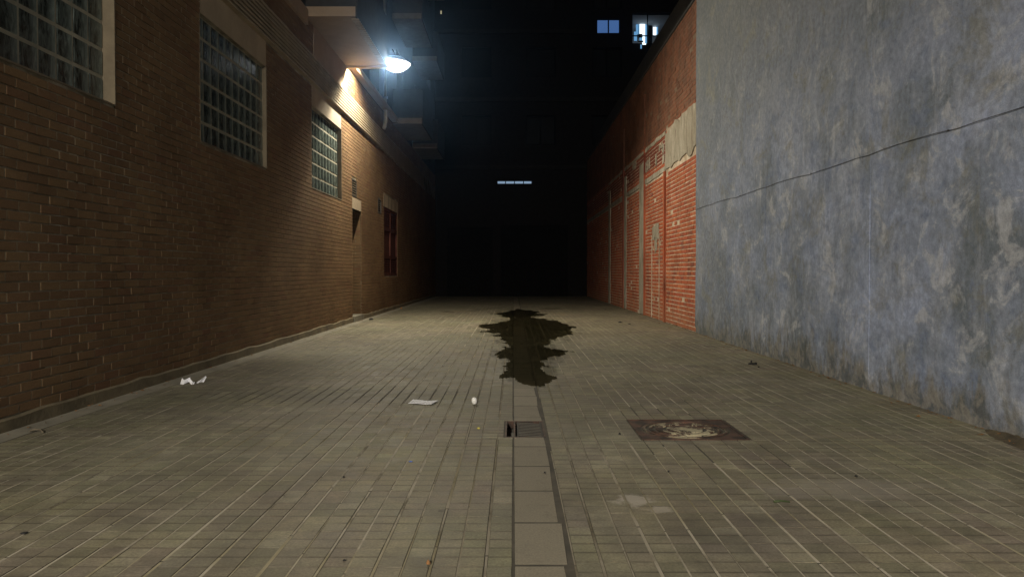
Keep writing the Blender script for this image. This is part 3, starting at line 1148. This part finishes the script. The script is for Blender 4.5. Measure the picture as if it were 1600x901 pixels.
# recessed doorway
MB().box(LX - 0.40, LX - 0.34, DOOR[0], DOOR[1], 0.12, DOOR[3]).build('door', 'door_paint', bb)
MB().box(LX - 0.45, LX + 0.05, DOOR[0] - 0.02, DOOR[1] + 0.02, -0.02, 0.118).build('doorstep', 'gutter_cement', bb)
MB().box(LX - 0.1, LX - 0.001, DOOR[0], DOOR[1], 2.42, 2.66).build('lintel', 'tan_render', bb)
jb = MB()
z = 0.125
k = 0
while z < 2.38:
    d0 = 0.0 if k % 2 else 0.11
    x = LX - 0.012
    for wdt in ((0.11, 0.22) if k % 2 else (0.22, 0.10)):
        i = len(jb.v)
        jb.box(x - wdt, x - 0.010, DOOR[1] - 0.006, DOOR[1] + 0.02, z, min(z + 0.06, 2.415))
        x -= wdt
    z += 0.07
    k += 1
jb.build('reveal_bricks', 'brown_brick', bb)

# ventilation grilles
for (a, b, c, d) in VENTS:
    v = MB().box(LX - 0.12, LX - 0.08, a, b, c, d)
    vo = v.build('vent', 'dark_void', bb)
    f = MB()
    t_ = 0.03
    f.box(LX - 0.08, LX + 0.004, a, a + t_, c, d)
    f.box(LX - 0.08, LX + 0.004, b - t_, b, c, d)
    f.box(LX - 0.08, LX + 0.004, a + t_, b - t_, c, c + t_)
    f.box(LX - 0.08, LX + 0.004, a + t_, b - t_, d - t_, d)
    f.build('frame', 'grille_metal', vo)
    for k in range(6):
        z = c + 0.045 + k * (d - c - 0.06) / 6
        m = MB()
        m.v = [(LX - .07, a + t_, z + .03), (LX - .005, a + t_, z), (LX - .005, b - t_, z), (LX - .07, b - t_, z + .03),
               (LX - .07, a + t_, z + .038), (LX - .005, a + t_, z + .008), (LX - .005, b - t_, z + .008), (LX - .07, b - t_, z + .038)]
        m.f = [(0, 3, 2, 1), (4, 5, 6, 7), (0, 1, 5, 4), (1, 2, 6, 5), (2, 3, 7, 6), (3, 0, 4, 7)]
        m.build('slat', 'cornice_clay', vo)

# red-brown louvred metal doors of a service cupboard
a, b, c, d = LOUV
lo = MB().box(LX - 0.10, LX - 0.05, a, b, c, d).build('service_door', 'louvre_paint', bb)
f = MB()
mid = (a + b) / 2
for (p, q) in ((a, a + .07), (mid - .06, mid + .06), (b - .07, b)):
    f.box(LX - 0.05, LX - 0.012, p, q, c, d)
for (p, q) in ((a + .07, mid - .06), (mid + .06, b - .07)):
    for (r0, r1) in ((c, c + .08), (c + .48, c + .56), (d - .62, d - .54), (d - .08, d)):
        f.box(LX - 0.05, LX - 0.014, p, q, r0, r1)
f.build('door_frame', 'louvre_paint', lo)
for (p, q) in ((a + .07, mid - .06), (mid + .06, b - .07)):
    for (r0, n) in ((c + .09, 6), (d - .53, 7)):
        for k in range(n):
            z = r0 + k * 0.063
            m = MB()
            m.v = [(LX - .05, p, z + .04), (LX - .018, p, z), (LX - .018, q, z), (LX - .05, q, z + .04),
                   (LX - .05, p, z + .05), (LX - .018, p, z + .01), (LX - .018, q, z + .01), (LX - .05, q, z + .05)]
            m.f = [(0, 3, 2, 1), (4, 5, 6, 7), (0, 1, 5, 4), (1, 2, 6, 5), (2, 3, 7, 6), (3, 0, 4, 7)]
            m.build('louvre', 'louvre_paint', lo)
MB().box(LX - 0.1, LX - 0.001, LOUV[0] - .1, LOUV[1] + .1, 2.80, 3.12).build('lintel', 'tan_render', bb)
for k in range(4):
    MB().box(LX - 0.010, LX + 0.004, a + 0.1 + k * 0.62, a + 0.12 + k * 0.62, 2.81, 3.11).build('lintel_joint', 'cornice_recess', bb)

# downpipe on the upper wall
dp = MB().tube([(LX + 0.07, 20.95, 8.6), (LX + 0.07, 20.95, 5.0), (LX + 0.05, 20.93, 4.86), (LX + 0.02, 20.93, 4.80)], 0.055, 10)
dpo = dp.build('downpipe', 'pipe_paint', bb, True)
for z in (5.6, 7.0):
    MB().tube([(LX + 0.07, 20.95, z), (LX + 0.07, 20.95, z + .05)], 0.066, 10).build('bracket', 'lamp_metal', dpo)

# ------------------------------------------------------------------ wall lamp
LP = Vector((-2.44, 16.62, 5.39))


def light(name, loc, watts, col, parent, radius=0.05):
    ld = bpy.data.lights.new(name, 'POINT')
    ld.energy = watts
    ld.color = col
    ld.shadow_soft_size = radius
    o = bpy.data.objects.new(name, ld)
    COL.objects.link(o)
    o.location = loc
    o.parent = parent
    return o


wl = empty('wall_lamp', 'glowing oval wall lamp on a short arm at the end of the balcony slab', 'lamp')
til = Matrix.Rotation(R(7), 3, 'Y')
til_r = Matrix.Rotation(R(-20), 3, 'X') @ Matrix.Rotation(R(4), 3, 'Y')
hood = MB()
hood.lathe([(0.0, 0.150), (0.06, 0.146), (0.13, 0.122), (0.175, 0.085), (0.192, 0.055)], 28, tuple(LP), 1.25, 0.9, til)
hood.lathe([(0.188, 0.055), (0.165, 0.086), (0.12, 0.114), (0.06, 0.136), (0.0, 0.140)], 28, tuple(LP), 1.25, 0.9, til)
hood.build('hood', 'lamp_metal', wl, True)
bowl = MB()
bowl.lathe([(0.186, 0.054), (0.206, 0.02), (0.21, -0.02), (0.19, -0.085), (0.145, -0.140), (0.08, -0.174), (0.0, -0.184)], 28, tuple(LP), 1.25, 0.9, til)
for k, v in enumerate(bowl.v):                      # the outer end is drawn out to a blunt point
    d = v[0] - LP.x
    if d > 0.1:
        f = min(1.0, (d - 0.1) / 0.16)
        bowl.v[k] = (v[0] + 0.05 * f, v[1], LP.z - 0.01 + (v[2] - LP.z + 0.01) * (1 - 0.35 * f))
bowl.build('bowl', 'lamp_bowl_glow', wl, True)
LL = LP + Vector((-0.14, 0.02, 0.006))
rf = MB()
rf.lathe([(0.0, 0.030), (0.05, 0.024), (0.09, 0.000)], 20, (LL.x, LL.y, LL.z - 0.001), 1.0, 1.0, til_r)
rf.build('reflector', 'lamp_metal', wl, True)
arm = MB().tube([(OX - 0.30, 16.46, 5.31), (OX - 0.02, 16.50, 5.44), (LP.x - 0.17, LP.y - 0.02, LP.z + 0.13)], 0.022, 8)
arm.build('arm', 'lamp_metal', wl, True)
MB().box(OX - 0.36, OX - 0.24, 16.43, 16.47, 5.24, 5.40).build('mount', 'lamp_metal', wl)
sp = MB().tube([(LP.x - 0.02, LP.y, LP.z + 0.16), (LP.x - 0.03, LP.y, LP.z + 0.23), (LP.x - 0.07, LP.y, LP.z + 0.29)], 0.010, 6)
sp.build('wire', 'cable_rubber', wl, True)
light('lamp_light', LL, WALL_LAMP_W, WALL_LAMP_COL, wl, 0.018)
ad = bpy.data.lights.new('lamp_disc', 'AREA')
ad.shape = 'DISK'
ad.size = 0.06
ad.energy = WALL_LAMP_DISC_W
ad.color = WALL_LAMP_COL
ao = bpy.data.objects.new('lamp_disc', ad)
COL.objects.link(ao)
ao.location = LL - Vector((0, 0, 0.035))
ao.rotation_euler = Vector((0.50, -0.66, -0.56)).to_track_quat('-Z', 'Y').to_euler()
ao.parent = wl

# ================================================================== GREY RENDERED WALL
gw = empty('grey_wall', 'tall blue-grey rendered wall with vertical streaks and a mouldy foot', 'wall')
edges = [-9.0, 1.2, 4.2, 7.18, 10.16, SEAM_Y]
rw = random.Random(9)
for a, b in zip(edges, edges[1:]):
    m = MB()
    n = max(2, int((b - a) / 0.25))
    off = rw.uniform(-0.002, 0.002)
    ysl = [a + 0.004 + (b - a - 0.008) * k / n for k in range(n + 1)]
    zsl = [-0.05, 0.04, 0.12, 0.3, 0.8, 1.5, 2.2, 3.0, 3.8, 4.6, 5.4, 6.3]
    idx = {}
    for i, yv in enumerate(ysl):
        for j, zv in enumerate(zsl):
            x = RX + off + rw.gauss(0, 0.003)
            if zv < 0.1:
                x += abs(rw.gauss(0, 0.012))
            idx[i, j] = len(m.v)
            m.v.append((x, yv, zv))
    for i in range(n):
        for j in range(len(zsl) - 1):
            m.f.append((idx[i, j], idx[i, j + 1], idx[i + 1, j + 1], idx[i + 1, j]))
    # ends and top return into the wall
    for yv, i in ((ysl[0], 0), (ysl[-1], n)):
        for j in range(len(zsl) - 1):
            p, q = m.v[idx[i, j]], m.v[idx[i, j + 1]]
            m.quad(p, q, (RX + .3, yv, q[2]), (RX + .3, yv, p[2]))
    m.quad((RX, a, 6.3), (RX, b, 6.3), (RX + .3, b, 6.3), (RX + .3, a, 6.3))
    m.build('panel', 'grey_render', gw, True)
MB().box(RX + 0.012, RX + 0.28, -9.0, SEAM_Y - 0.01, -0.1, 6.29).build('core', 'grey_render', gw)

cb = MB()
cpts = []
for k in range(45):
    y = 1.5 + (SEAM_Y - 0.02 - 1.5) * k / 44
    z = 2.105 + 0.055 * (y - 5) / 9 + 0.008 * math.sin(y * 2.1) + (0.006 if k % 5 else -0.004)
    cpts.append((RX - 0.006 - 0.001 * abs(math.sin(y * 1.3)), y, z))
cab = empty('wall_cable', 'thin black cable strung along the grey wall', 'cable')
cb.tube(cpts, 0.0024, 6)
cb.build('wire', 'cable_rubber', cab, True)
for y in (3.2, 5.9, 8.6, 11.3, 13.7):
    z = 2.105 + 0.055 * (y - 5) / 9
    MB().box(RX - 0.010, RX + 0.005, y - .004, y + .004, z - 0.005, z + 0.005).build('clip', 'cable_rubber', cab)

# ================================================================== ORANGE BRICK PARTY WALL
ow = empty('orange_brick_wall', 'high orange brick party wall with plaster strips and a patched concrete beam', 'wall')
OXF = RX + 0.025
OTOP = 5.90
w_ = MB()
w_.box(OXF + 0.008, OXF + 0.30, SEAM_Y, END_Y, -0.1, OTOP)
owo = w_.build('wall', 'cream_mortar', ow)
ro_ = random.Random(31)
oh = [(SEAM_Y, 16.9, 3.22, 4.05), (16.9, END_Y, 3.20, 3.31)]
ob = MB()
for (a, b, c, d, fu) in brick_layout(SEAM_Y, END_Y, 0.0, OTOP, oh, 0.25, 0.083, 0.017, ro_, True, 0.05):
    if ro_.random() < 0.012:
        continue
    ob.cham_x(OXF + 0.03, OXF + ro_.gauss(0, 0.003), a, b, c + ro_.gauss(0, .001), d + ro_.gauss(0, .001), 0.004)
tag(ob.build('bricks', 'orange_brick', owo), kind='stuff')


def ragged(x, ya, yb, za, zb, name, mat, parent, jit=0.05, thick=0.012, seed=1, n=9):
    """a rough-edged slab of plaster lying on the wall face"""
    q = random.Random(seed)
    pts = []
    for k in range(n):
        pts.append((ya + (yb - ya) * k / n, za + q.uniform(-jit, jit)))
    for k in range(n):
        pts.append((yb + q.uniform(-jit, jit) * .5, za + (zb - za) * k / n))
    for k in range(n):
        pts.append((yb - (yb - ya) * k / n, zb + q.uniform(-jit, jit)))
    for k in range(n):
        pts.append((ya + q.uniform(-jit, jit) * .5, zb - (zb - za) * k / n))
    m = MB()
    i = len(m.v)
    N = len(pts)
    m.v = [(x - thick, p, r) for p, r in pts] + [(x + 0.02, p, r) for p, r in pts]
    m.f = [tuple(range(N))]
    for k in range(N):
        m.f.append((k, (k + 1) % N, N + (k + 1) % N, N + k))
    return m.build(name, mat, parent)


ragged(OXF - 0.004, SEAM_Y + 0.01, 16.95, 3.24, 4.03, 'plaster_patch', 'old_plaster', ow, 0.07, 0.012, 2, 14)
for (a, b, top, s) in ((19.65, 20.35, 3.76, 3), (22.75, 23.15, 3.78, 4), (26.5, 26.95, 3.75, 5)):
    ragged(OXF - 0.006, a, b, 0.02, top, 'plaster_strip', 'old_plaster', ow, 0.025, 0.016, s, 10)
ragged(OXF - 0.003, 16.98, END_Y - 0.1, 3.20, 3.31, 'ledge_strip', 'old_plaster', ow, 0.012, 0.012, 8, 40)
ragged(OXF - 0.003, 16.98, 27.0, 3.98, 4.06, 'ledge_strip', 'old_plaster', ow, 0.022, 0.010, 9, 30)
for (a, b, c, d, s) in ((17.7, 18.5, 1.80, 2.14, 11), (17.9, 18.2, 1.55, 1.85, 12), (17.15, 17.35, 3.62, 3.78, 13), (17.25, 17.7, 3.74, 3.84, 14),
                        (18.0, 18.15, 3.50, 3.72, 15), (18.9, 19.05, 3.52, 3.76, 16), (19.15, 19.3, 3.50, 3.74, 17), (19.4, 19.5, 3.5, 3.7, 18),
                        (17.1, 17.3, 3.40, 3.60, 19), (21.0, 21.6, 3.82, 3.96, 22)):
    ragged(OXF - 0.003, a, b, c, d, 'plaster_scab', 'old_plaster', ow, 0.045, 0.009, s, 5)
# narrow clay pilasters / old service chases
for (a, b, top) in ((16.93, 17.06, 3.20), (23.20, 23.42, 5.2), (19.55, 19.62, 5.4)):
    MB().box(OXF - 0.035, OXF + 0.01, a, b, -0.02, top).build('pilaster', 'orange_brick', ow)
for (a, b) in ((18.55, 18.60), (17.62, 17.66)):
    ragged(OXF - 0.004, a, b, 0.02, 1.9, 'mortar_line', 'cream_mortar', ow, 0.02, 0.008, int(a * 10), 8)
# coping, dark against the night
MB().box(OXF - 0.02, OXF + 0.34, SEAM_Y + 0.01, END_Y, OTOP + 0.002, OTOP + 0.05).build('coping', 'asphalt_roof', ow)
# low roof behind the wall
MB().box(OXF + 0.36, OXF + 9.0, SEAM_Y + 0.2, END_Y - 0.02, 0.0, 6.95).build('roof_block', 'asphalt_roof', ow)

# ================================================================== APARTMENT BLOCK CLOSING THE ALLEY
ab = empty('apartment_block', 'unlit apartment block closing the far end with two lit windows high up', 'building')
def fx(px):
    return (px - 802) * END_Y / FPX
def fz(py):
    return CAM_H + (424 - py) * END_Y / FPX
WA = (fx(932), fx(967), fz(54), fz(33))
WB = (fx(987), fx(1046), fz(80), fz(23))
SL = (fx(777), fx(831), fz(286.9), fz(282.4))
TINY = (fx(688.6), fx(691), fz(25), fz(18))
ahol = [WA, WB, SL, TINY]
dark = []
for fl in range(6):
    z = 5.9 + fl * 2.95
    for xc in (-8.2, -5.0, -1.6, 1.2, 4.1, 6.2, 9.5, 12.5):
        h = (xc - 0.65, xc + 0.65, z + 0.7, z + 2.0)
        if any(h[0] - .2 < o[1] and h[1] + .2 > o[0] and h[2] - .2 < o[3] and h[3] + .2 > o[2] for o in ahol):
            continue
        dark.append(h)
GAR = [(-2.9, -0.9, 0.0, 3.0), (-0.55, 2.4, 0.0, 3.1)]
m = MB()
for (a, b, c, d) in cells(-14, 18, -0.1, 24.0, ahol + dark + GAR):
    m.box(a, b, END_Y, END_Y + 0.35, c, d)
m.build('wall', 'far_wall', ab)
for (a, b, c, d) in dark:
    f = MB()
    f.box(a, a + .06, END_Y + .1, END_Y + .16, c, d)
    f.box(b - .06, b, END_Y + .1, END_Y + .16, c, d)
    f.box(a + .06, b - .06, END_Y + .1, END_Y + .16, c, c + .06)
    f.box(a + .06, b - .06, END_Y + .1, END_Y + .16, d - .06, d)
    f.box((a + b) / 2 - .03, (a + b) / 2 + .03, END_Y + .1, END_Y + .16, c + .06, d - .06)
    fo = f.build('window', 'far_frame', ab)
    MB().box(a + .06, b - .06, END_Y + .14, END_Y + .15, c + .06, d - .06).build('pane', 'dark_glass', fo)
for fl in range(6):
    z = 5.55 + fl * 2.95
    for (p, q) in (((-14, 3.2), (7.4, 18)) if fl == 2 else ((-14, 18),)):
        MB().box(p, q, END_Y - 0.12, END_Y - 0.002, z, z + 0.16).build('floor_slab', 'far_slab', ab)
for (a, b, c, d) in GAR:
    go = MB().box(a, b, END_Y + .18, END_Y + .24, c, d).build('garage_door', 'door_paint', ab)
    n = 9
    for k in range(n):
        z = c + (d - c) * k / n
        MB().box(a, b, END_Y + .15, END_Y + .178, z + 0.02, z + (d - c) / n - 0.02).build('panel', 'door_paint', go)

# window with a lit blind
a, b, c, d = WA
f = MB()
md = (a + b) / 2 + 0.01
for (p, q) in ((a, a + .02), (md - .028, md + .028), (b - .02, b)):
    f.box(p, q, END_Y + .05, END_Y + .10, c, d)
f.box(a + .02, b - .02, END_Y + .06, END_Y + .10, c, c + .015)
f.box(a + .02, b - .02, END_Y + .06, END_Y + .10, d - .015, d)
fo = tag(f.build('window', 'far_frame', ab), 'window glowing blue behind a blind')
for (p, q) in ((a + .02, md - .028), (md + .028, b - .02)):
    bl_ = MB()
    n = 14
    for k in range(n):
        z0 = c + .015 + (d - c - .03) * k / n
        z1 = c + .015 + (d - c - .03) * (k + 0.86) / n
        bl_.quad((p, END_Y + .10, z0), (q, END_Y + .10, z0), (q, END_Y + .105, z1), (p, END_Y + .105, z1))
    bl_.build('blind', 'window_blind_glow', fo)

# glazed bay with a lit room behind
a, b, c, d = WB
ro2 = MB()
yb = END_Y + 3.2
ro2.quad((a, END_Y + .3, d), (b + 1, END_Y + .3, d), (b + 1, yb, d), (a, yb, d))
ro2.quad((a - .4, yb, c - .4), (b + 1, yb, c - .4), (b + 1, yb, d), (a - .4, yb, d))
ro2.quad((a, END_Y + .3, c), (a, yb, c), (a, yb, d), (a, END_Y + .3, d))
ro2.quad((b + 1, END_Y + .3, c), (b + 1, yb, c), (b + 1, yb, d), (b + 1, END_Y + .3, d))
wbo = MB()
md = fx(1011)
wbo.box(md - .02, md + .02, END_Y + .10, END_Y + .16, c, d)
wbo.box(a, b, END_Y + .03, END_Y + .09, fz(58) - .02, fz(58) + .02)
win_b = tag(wbo.build('window', 'far_frame', ab), 'tall window with a brightly lit room and balcony rail')
ro2.build('room', 'room_wall', win_b)
cur = MB()
Yc = END_Y + 1.6
kx = Yc / END_Y
def fq(mb, p0, p1, q0, q1, y):
    k = y / FPX
    mb.box((p0 - 802) * k, (p1 - 802) * k, y, y + 0.03, CAM_H + (424 - q1) * k, CAM_H + (424 - q0) * k)
fq(cur, 998, 1006.5, 40, 60, Yc)
fq(cur, 1002.5, 1008, 60, 72, Yc + .12)
fq(cur, 1019, 1024, 45, 58, Yc + .3)
cur.build('curtain', 'window_curtain_glow', win_b)
cur = MB()
fq(cur, 992.5, 996.5, 40, 56, Yc + .05)
fq(cur, 989.5, 994, 52, 66, Yc + .1)
fq(cur, 998, 1002, 61, 68, Yc + .12)
fq(cur, 999.5, 1001.5, 72, 78, Yc + .15)
fq(cur, 1006.6, 1010, 38, 70, Yc + .06)
fq(cur, 1024.2, 1026.5, 45, 56, Yc + .3)
cur.build('curtain', 'curtain_shade_glow', win_b)
sil = MB()
fq(sil, 996.5, 1002.5, 55.5, 61, Yc - .2)
fq(sil, 995.5, 1004, 66, 68, Yc - .2)
fq(sil, 1011.5, 1017.5, 30, 80, Yc + .2)
fq(sil, 985, 1040, 70, 90, Yc + 1.2)
sil.build('furniture', 'door_paint', win_b)

# transom light over the garage
a, b, c, d = SL
f = MB()
n = 4
f2 = MB()
ws = (b - a)
cuts = [a, a + ws * .24, a + ws * .50, a + ws * .76, b]
fo = None
f.box(a, b, END_Y + .12, END_Y + .16, c - 0.0, c + 0.012)
f.box(a, b, END_Y + .12, END_Y + .16, d - 0.012, d)
for x in cuts:
    f.box(x - .018, x + .018, END_Y + .12, END_Y + .16, c + .012, d - .012)
fo = tag(f.build('transom', 'far_frame', ab), 'narrow lit transom strip of four panes')
for p, q in zip(cuts, cuts[1:]):
    MB().box(p + .018, q - .018, END_Y + .15, END_Y + .155, c + .012, d - .012).build('pane', 'transom_glow', fo)
a, b, c, d = TINY
MB().box(a, b, END_Y + .15, END_Y + .155, c, d).build('window', 'slit_glow', ab)
MB().box(-14, 18, END_Y + 3.5, END_Y + 9, -0.1, 24.0).build('core', 'dark_void', ab)

# ================================================================== LITTER
def at(px, py):
    x, y = gpt(px, py)
    return Vector((x, y, 0.002))


# two crumpled paper tissues by the plinth
def crumpled(name, pts, label):
    """sheet folded along vertical creases; pts are (x, y, z_low, z_high) in metres from the anchor"""
    m = MB()
    for (p, q) in zip(pts, pts[1:]):
        m.quad((p[0], p[1], p[2]), (q[0], q[1], q[2]), (q[0] + q[4], q[1] + .02, q[3]), (p[0] + p[4], p[1] + .02, p[3]))
    o = m.build(name, 'paper')
    so = o.modifiers.new('thickness', 'SOLIDIFY')
    so.thickness = 0.0015
    return tag(o, label, 'paper', 'torn white papers by the plinth')


A = at(289, 600)
s = A.y / FPX
o = crumpled('crumpled_paper', [(-9 * s, 0, 0, .055, .01), (-2 * s, -.03, -.0, .04, 0), (2 * s, .03, .015, .058, .01), (5 * s, .0, .02, .05, 0), (10 * s, -.03, 0.0, .022, .01), (13 * s, .0, .0, .018, 0)],
             'larger crumpled white tissue lying at the foot of the brick building')
o.location = A
A = at(309, 598)
o = crumpled('crumpled_paper', [(-4 * s, 0, 0, .012, .03), (0, -.02, 0.0, .040, .035), (4 * s, .02, .006, .062, .028), (6 * s, .03, .0, .05, .02)],
             'smaller upright scrap of white tissue next to the crumpled one')
o.location = A

# flat paper sheet
cs = [gpt(637, 631), gpt(645, 625), gpt(685, 627.5), gpt(674, 633.2)]
m = MB()
n = 8
for i in range(n):
    for j in range(3):
        def P(u, v):
            ax = cs[0][0] + (cs[3][0] - cs[0][0]) * u
            ay = cs[0][1] + (cs[3][1] - cs[0][1]) * u
            bx = cs[1][0] + (cs[2][0] - cs[1][0]) * u
            by = cs[1][1] + (cs[2][1] - cs[1][1]) * u
            return (ax + (bx - ax) * v, ay + (by - ay) * v, 0.005 + 0.004 * abs(math.sin(u * 4 + v)) + 0.014 * max(0, u - .7))
        m.quad(P(i / n, j / 3), P((i + 1) / n, j / 3), P((i + 1) / n, (j + 1) / 3), P(i / n, (j + 1) / 3))
o = m.build('paper_sheet', 'paper', None, True)
o.modifiers.new('thickness', 'SOLIDIFY').thickness = 0.001
tag(o, 'flat white sheet of paper lying on the paving before the puddle', 'paper')

# small white cup lying on its side
A = at(741.5, 631)
m = MB()
m.lathe([(0.0, 0.052), (0.013, 0.051), (0.019, 0.046), (0.022, 0.034), (0.022, 0.020), (0.019, 0.004), (0.012, 0.0), (0.0, 0.0)], 18)
cup = m.build('bottle_cap', 'white_plastic', None, True)
cup.location = A
cup.rotation_euler = (R(12), R(-6), 0)
tag(cup, 'small white plastic egg-shaped capsule standing between the paper sheet and the drain', 'litter')


def lump(name, px, py, w, h, mat, label, cat, seed, group=None, long=1.0):
    q = random.Random(seed)
    A = at(px, py)
    k = A.y / FPX
    m = MB()
    n = 7
    rings = [(1.0, 0.0), (0.95, 0.45), (0.55, 0.9), (0.0, 1.0)]
    for (r, z) in rings:
        for j in range(n):
            t = 2 * math.pi * j / n
            rr = r * w * k / 2 * q.uniform(0.7, 1.15)
            m.v.append((math.cos(t) * rr, math.sin(t) * rr * long, z * h * k * q.uniform(0.75, 1.1)))
    for a in range(len(rings) - 1):
        for j in range(n):
            b = (j + 1) % n
            m.f.append((a * n + j, a * n + b, (a + 1) * n + b, (a + 1) * n + j))
    o = m.build(name, mat)
    o.location = A
    return tag(o, label, cat, group)


# dark dropping with an upright knob
A = at(1174.5, 569)
k = A.y / FPX
m = MB()
m.lathe([(5 * k, 0), (5.2 * k, 1.6 * k), (3.4 * k, 2.6 * k), (1.3 * k, 3.0 * k), (1.2 * k, 6.2 * k), (0, 6.8 * k)], 9)
m.lathe([(2.6 * k, 0), (2.6 * k, 2.2 * k), (1.4 * k, 3.2 * k), (0, 3.3 * k)], 8, (6.6 * k, 0, 0))
o = m.build('dark_clod', 'dark_litter', None, True)
o.location = A
tag(o, 'black clod with an upright knob lying near the grey wall', 'litter')
lump('dark_crumb', 1186, 573.5, 3.4, 2, 'dark_litter', 'tiny black crumb just in front of the knobbed clod', 'litter', 1)
lump('dark_scrap', 969, 503.4, 7, 1.8, 'dark_litter', 'larger of two flat dark scraps near the orange brick wall', 'litter', 2)
lump('dark_scrap', 983.5, 506, 5, 1.0, 'dark_litter', 'smaller of two flat dark scraps near the orange brick wall', 'litter', 3)
lump('dark_scrap', 580, 499, 8, 2.5, 'dark_litter', 'dark scrap lying in front of the doorstep', 'litter', 4)
lump('dark_scrap', 627, 482, 4, 2.5, 'dry_leaf', 'pale brown scrap on the paving below the louvred service doors', 'litter', 5)
lump('stone', 668.5, 884, 7, 7, 'dry_leaf', 'brown nut wedged in a paving groove close to the camera', 'litter', 6)
lump('stone', 32, 836, 12, 3, 'dark_litter', 'dark flat spot of gum on the tiles in the near corner', 'litter', 7)
lump('pebble', 851.5, 740, 4, 2.5, 'dark_litter', 'black pebble on a central slab in front of the drain grate', 'litter', 8)
lump('pebble', 969, 679, 4, 3, 'dark_litter', 'black pebble beside the manhole cover', 'litter', 9)
lump('pebble', 1340, 745.5, 5, 3, 'dark_litter', 'dark red pebble on the open tiles below the grey wall', 'litter', 10)
lump('pebble', 1045.5, 738.5, 4, 3, 'dark_litter', 'dark pebble in a groove below the manhole cover', 'litter', 12)
lump('pebble', 536, 879, 5, 3, 'dark_litter', 'dark pebble near the brown nut', 'litter', 13)
lump('pebble', 535.5, 747, 4, 2.5, 'dark_litter', 'dark pebble on the tiles beside the blue plastic chip', 'litter', 14)
lump('plastic_chip', 641, 722, 6, 1.2, 'blue_plastic', 'small blue plastic chip on the tiles', 'litter', 15)
lump('leaf', 747.5, 670, 6, 2.0, 'yellow_leaf', 'tiny yellow leaf between the blue chip and the drain grate', 'leaf', 16)
A = at(1223, 787)
m = MB().tube([(-.035, 0, .006), (0.0, .004, .009), (.04, .0, .005)], 0.006, 6, 0.003)
o = m.build('twig', 'green_stem', None, True)
o.location = A
tag(o, 'short green twig on the tiles below the manhole cover', 'twig')
A = at(52, 676.5)
m = MB().tube([(-.055, .03, .004), (-.01, .02, .020), (.03, .01, .016), (.062, -.02, .004)], 0.006, 6, 0.003)
o = m.build('twig', 'jamb_render', None, True)
o.location = A
tag(o, 'pale bent twig on the cement strip by the brick building', 'twig')

# dry leaves and crumbs along the foot of the grey wall
dl = MB()
q = random.Random(17)
for k in range(520):
    y = 4.2 + (q.random() ** 1.0) * 22
    x = (RX if y < SEAM_Y else OXF) - abs(q.gauss(0, 0.035)) - 0.008
    if k % 3 == 0:
        x = LX + 0.035 + abs(q.gauss(0, 0.06))
    if q.random() < 0.10:
        x -= q.uniform(0, 0.25)
    L = q.uniform(0.006, 0.024)
    a = q.uniform(0, 6.28)
    u = Vector((math.cos(a), math.sin(a), 0)) * L
    v = Vector((-math.sin(a), math.cos(a), 0)) * L * q.uniform(.3, .7)
    c = Vector((x, y, 0.004))
    h = q.uniform(0.002, 0.014)
    dl.poly([tuple(c - u), tuple(c - v + Vector((0, 0, h))), tuple(c + u), tuple(c + v + Vector((0, 0, h * .6)))])
tag(dl.build('dry_leaves', 'dry_leaf'), 'dry leaf crumbs gathered along the foot of the walls', 'leaves', kind='stuff')

# low heap of soil at the foot of the grey wall near the frame edge
def heap(ya, yb, w, h, seed):
    q = random.Random(seed)
    m = MB()
    n, mm = 26, 6
    for i in range(n + 1):
        u = i / n
        e = math.sin(math.pi * u) ** 0.7
        for j in range(mm + 1):
            v = j / mm
            z = 0.001 + h * e * (v ** 1.5) * q.uniform(0.6, 1.2)
            m.v.append((RX + 0.02 - w * e * (1 - v) * q.uniform(.85, 1.1), ya + (yb - ya) * u, z))
    for i in range(n):
        for j in range(mm):
            a = i * (mm + 1) + j
            m.f.append((a, a + 1, a + mm + 2, a + mm + 1))
    return m
tag(heap(4.15, 5.42, 0.17, 0.035, 2).build('soil_heap', 'soil'), 'low heap of dark soil and leaves against the grey wall foot', 'soil')

# ================================================================== ASSUMED STREET LAMP, ADDED UNSEEN BEHIND THE CAMERA
sl = empty('assumed_street_lamp', 'assumed tall grey street lamp, unseen behind the alley mouth, added to light the near paving and walls', 'lamp')
SP = Vector((-2.55, -8.0, 4.5))
MB().tube([(-3.1, -9.8, -0.05), (-3.1, -9.8, 4.6)], 0.085, 12, 0.055).build('pole', 'lamp_metal', sl, True)
MB().tube([(-3.1, -9.8, 4.5), (-2.95, -9.2, 4.72), (-2.62, -8.2, 4.66)], 0.03, 8).build('arm', 'lamp_metal', sl, True)
m = MB()
m.lathe([(0.0, 0.16), (0.12, 0.15), (0.22, 0.09), (0.27, 0.0)], 24, tuple(SP), 1.3, 0.8)
m.build('hood', 'lamp_metal', sl, True)
m = MB()
m.lathe([(0.26, 0.0), (0.22, -0.05), (0.12, -0.09), (0.0, -0.10)], 24, tuple(SP), 1.3, 0.8)
m.build('bowl', 'lamp_bowl_glow', sl, True)
light('lamp_light', SP + Vector((0, 0, -0.01)), ASSUMED_LAMP_W, ASSUMED_LAMP_COL, sl, 0.10)  # light of the assumed lamp, brightens the near alley

# ================================================================== HAZE ADDED TO IMITATE THE LAMP'S HALO
hz = MB().box(-30, 40, -40, END_Y + 20, -1.0, 25.0)
t = NT('halo_haze')
pvn = t.n('ShaderNodeVolumePrincipled')
pvn.inputs['Color'].default_value = (0.30, 0.55, 1.0, 1)
pvn.inputs['Density'].default_value = 0.0006
pvn.inputs['Anisotropy'].default_value = 0.955
t.l(pvn.outputs[0], t.out.inputs['Volume'])
reg('halo_haze', t)
tag(hz.build('lamp_halo', 'halo_haze'), kind='stuff')
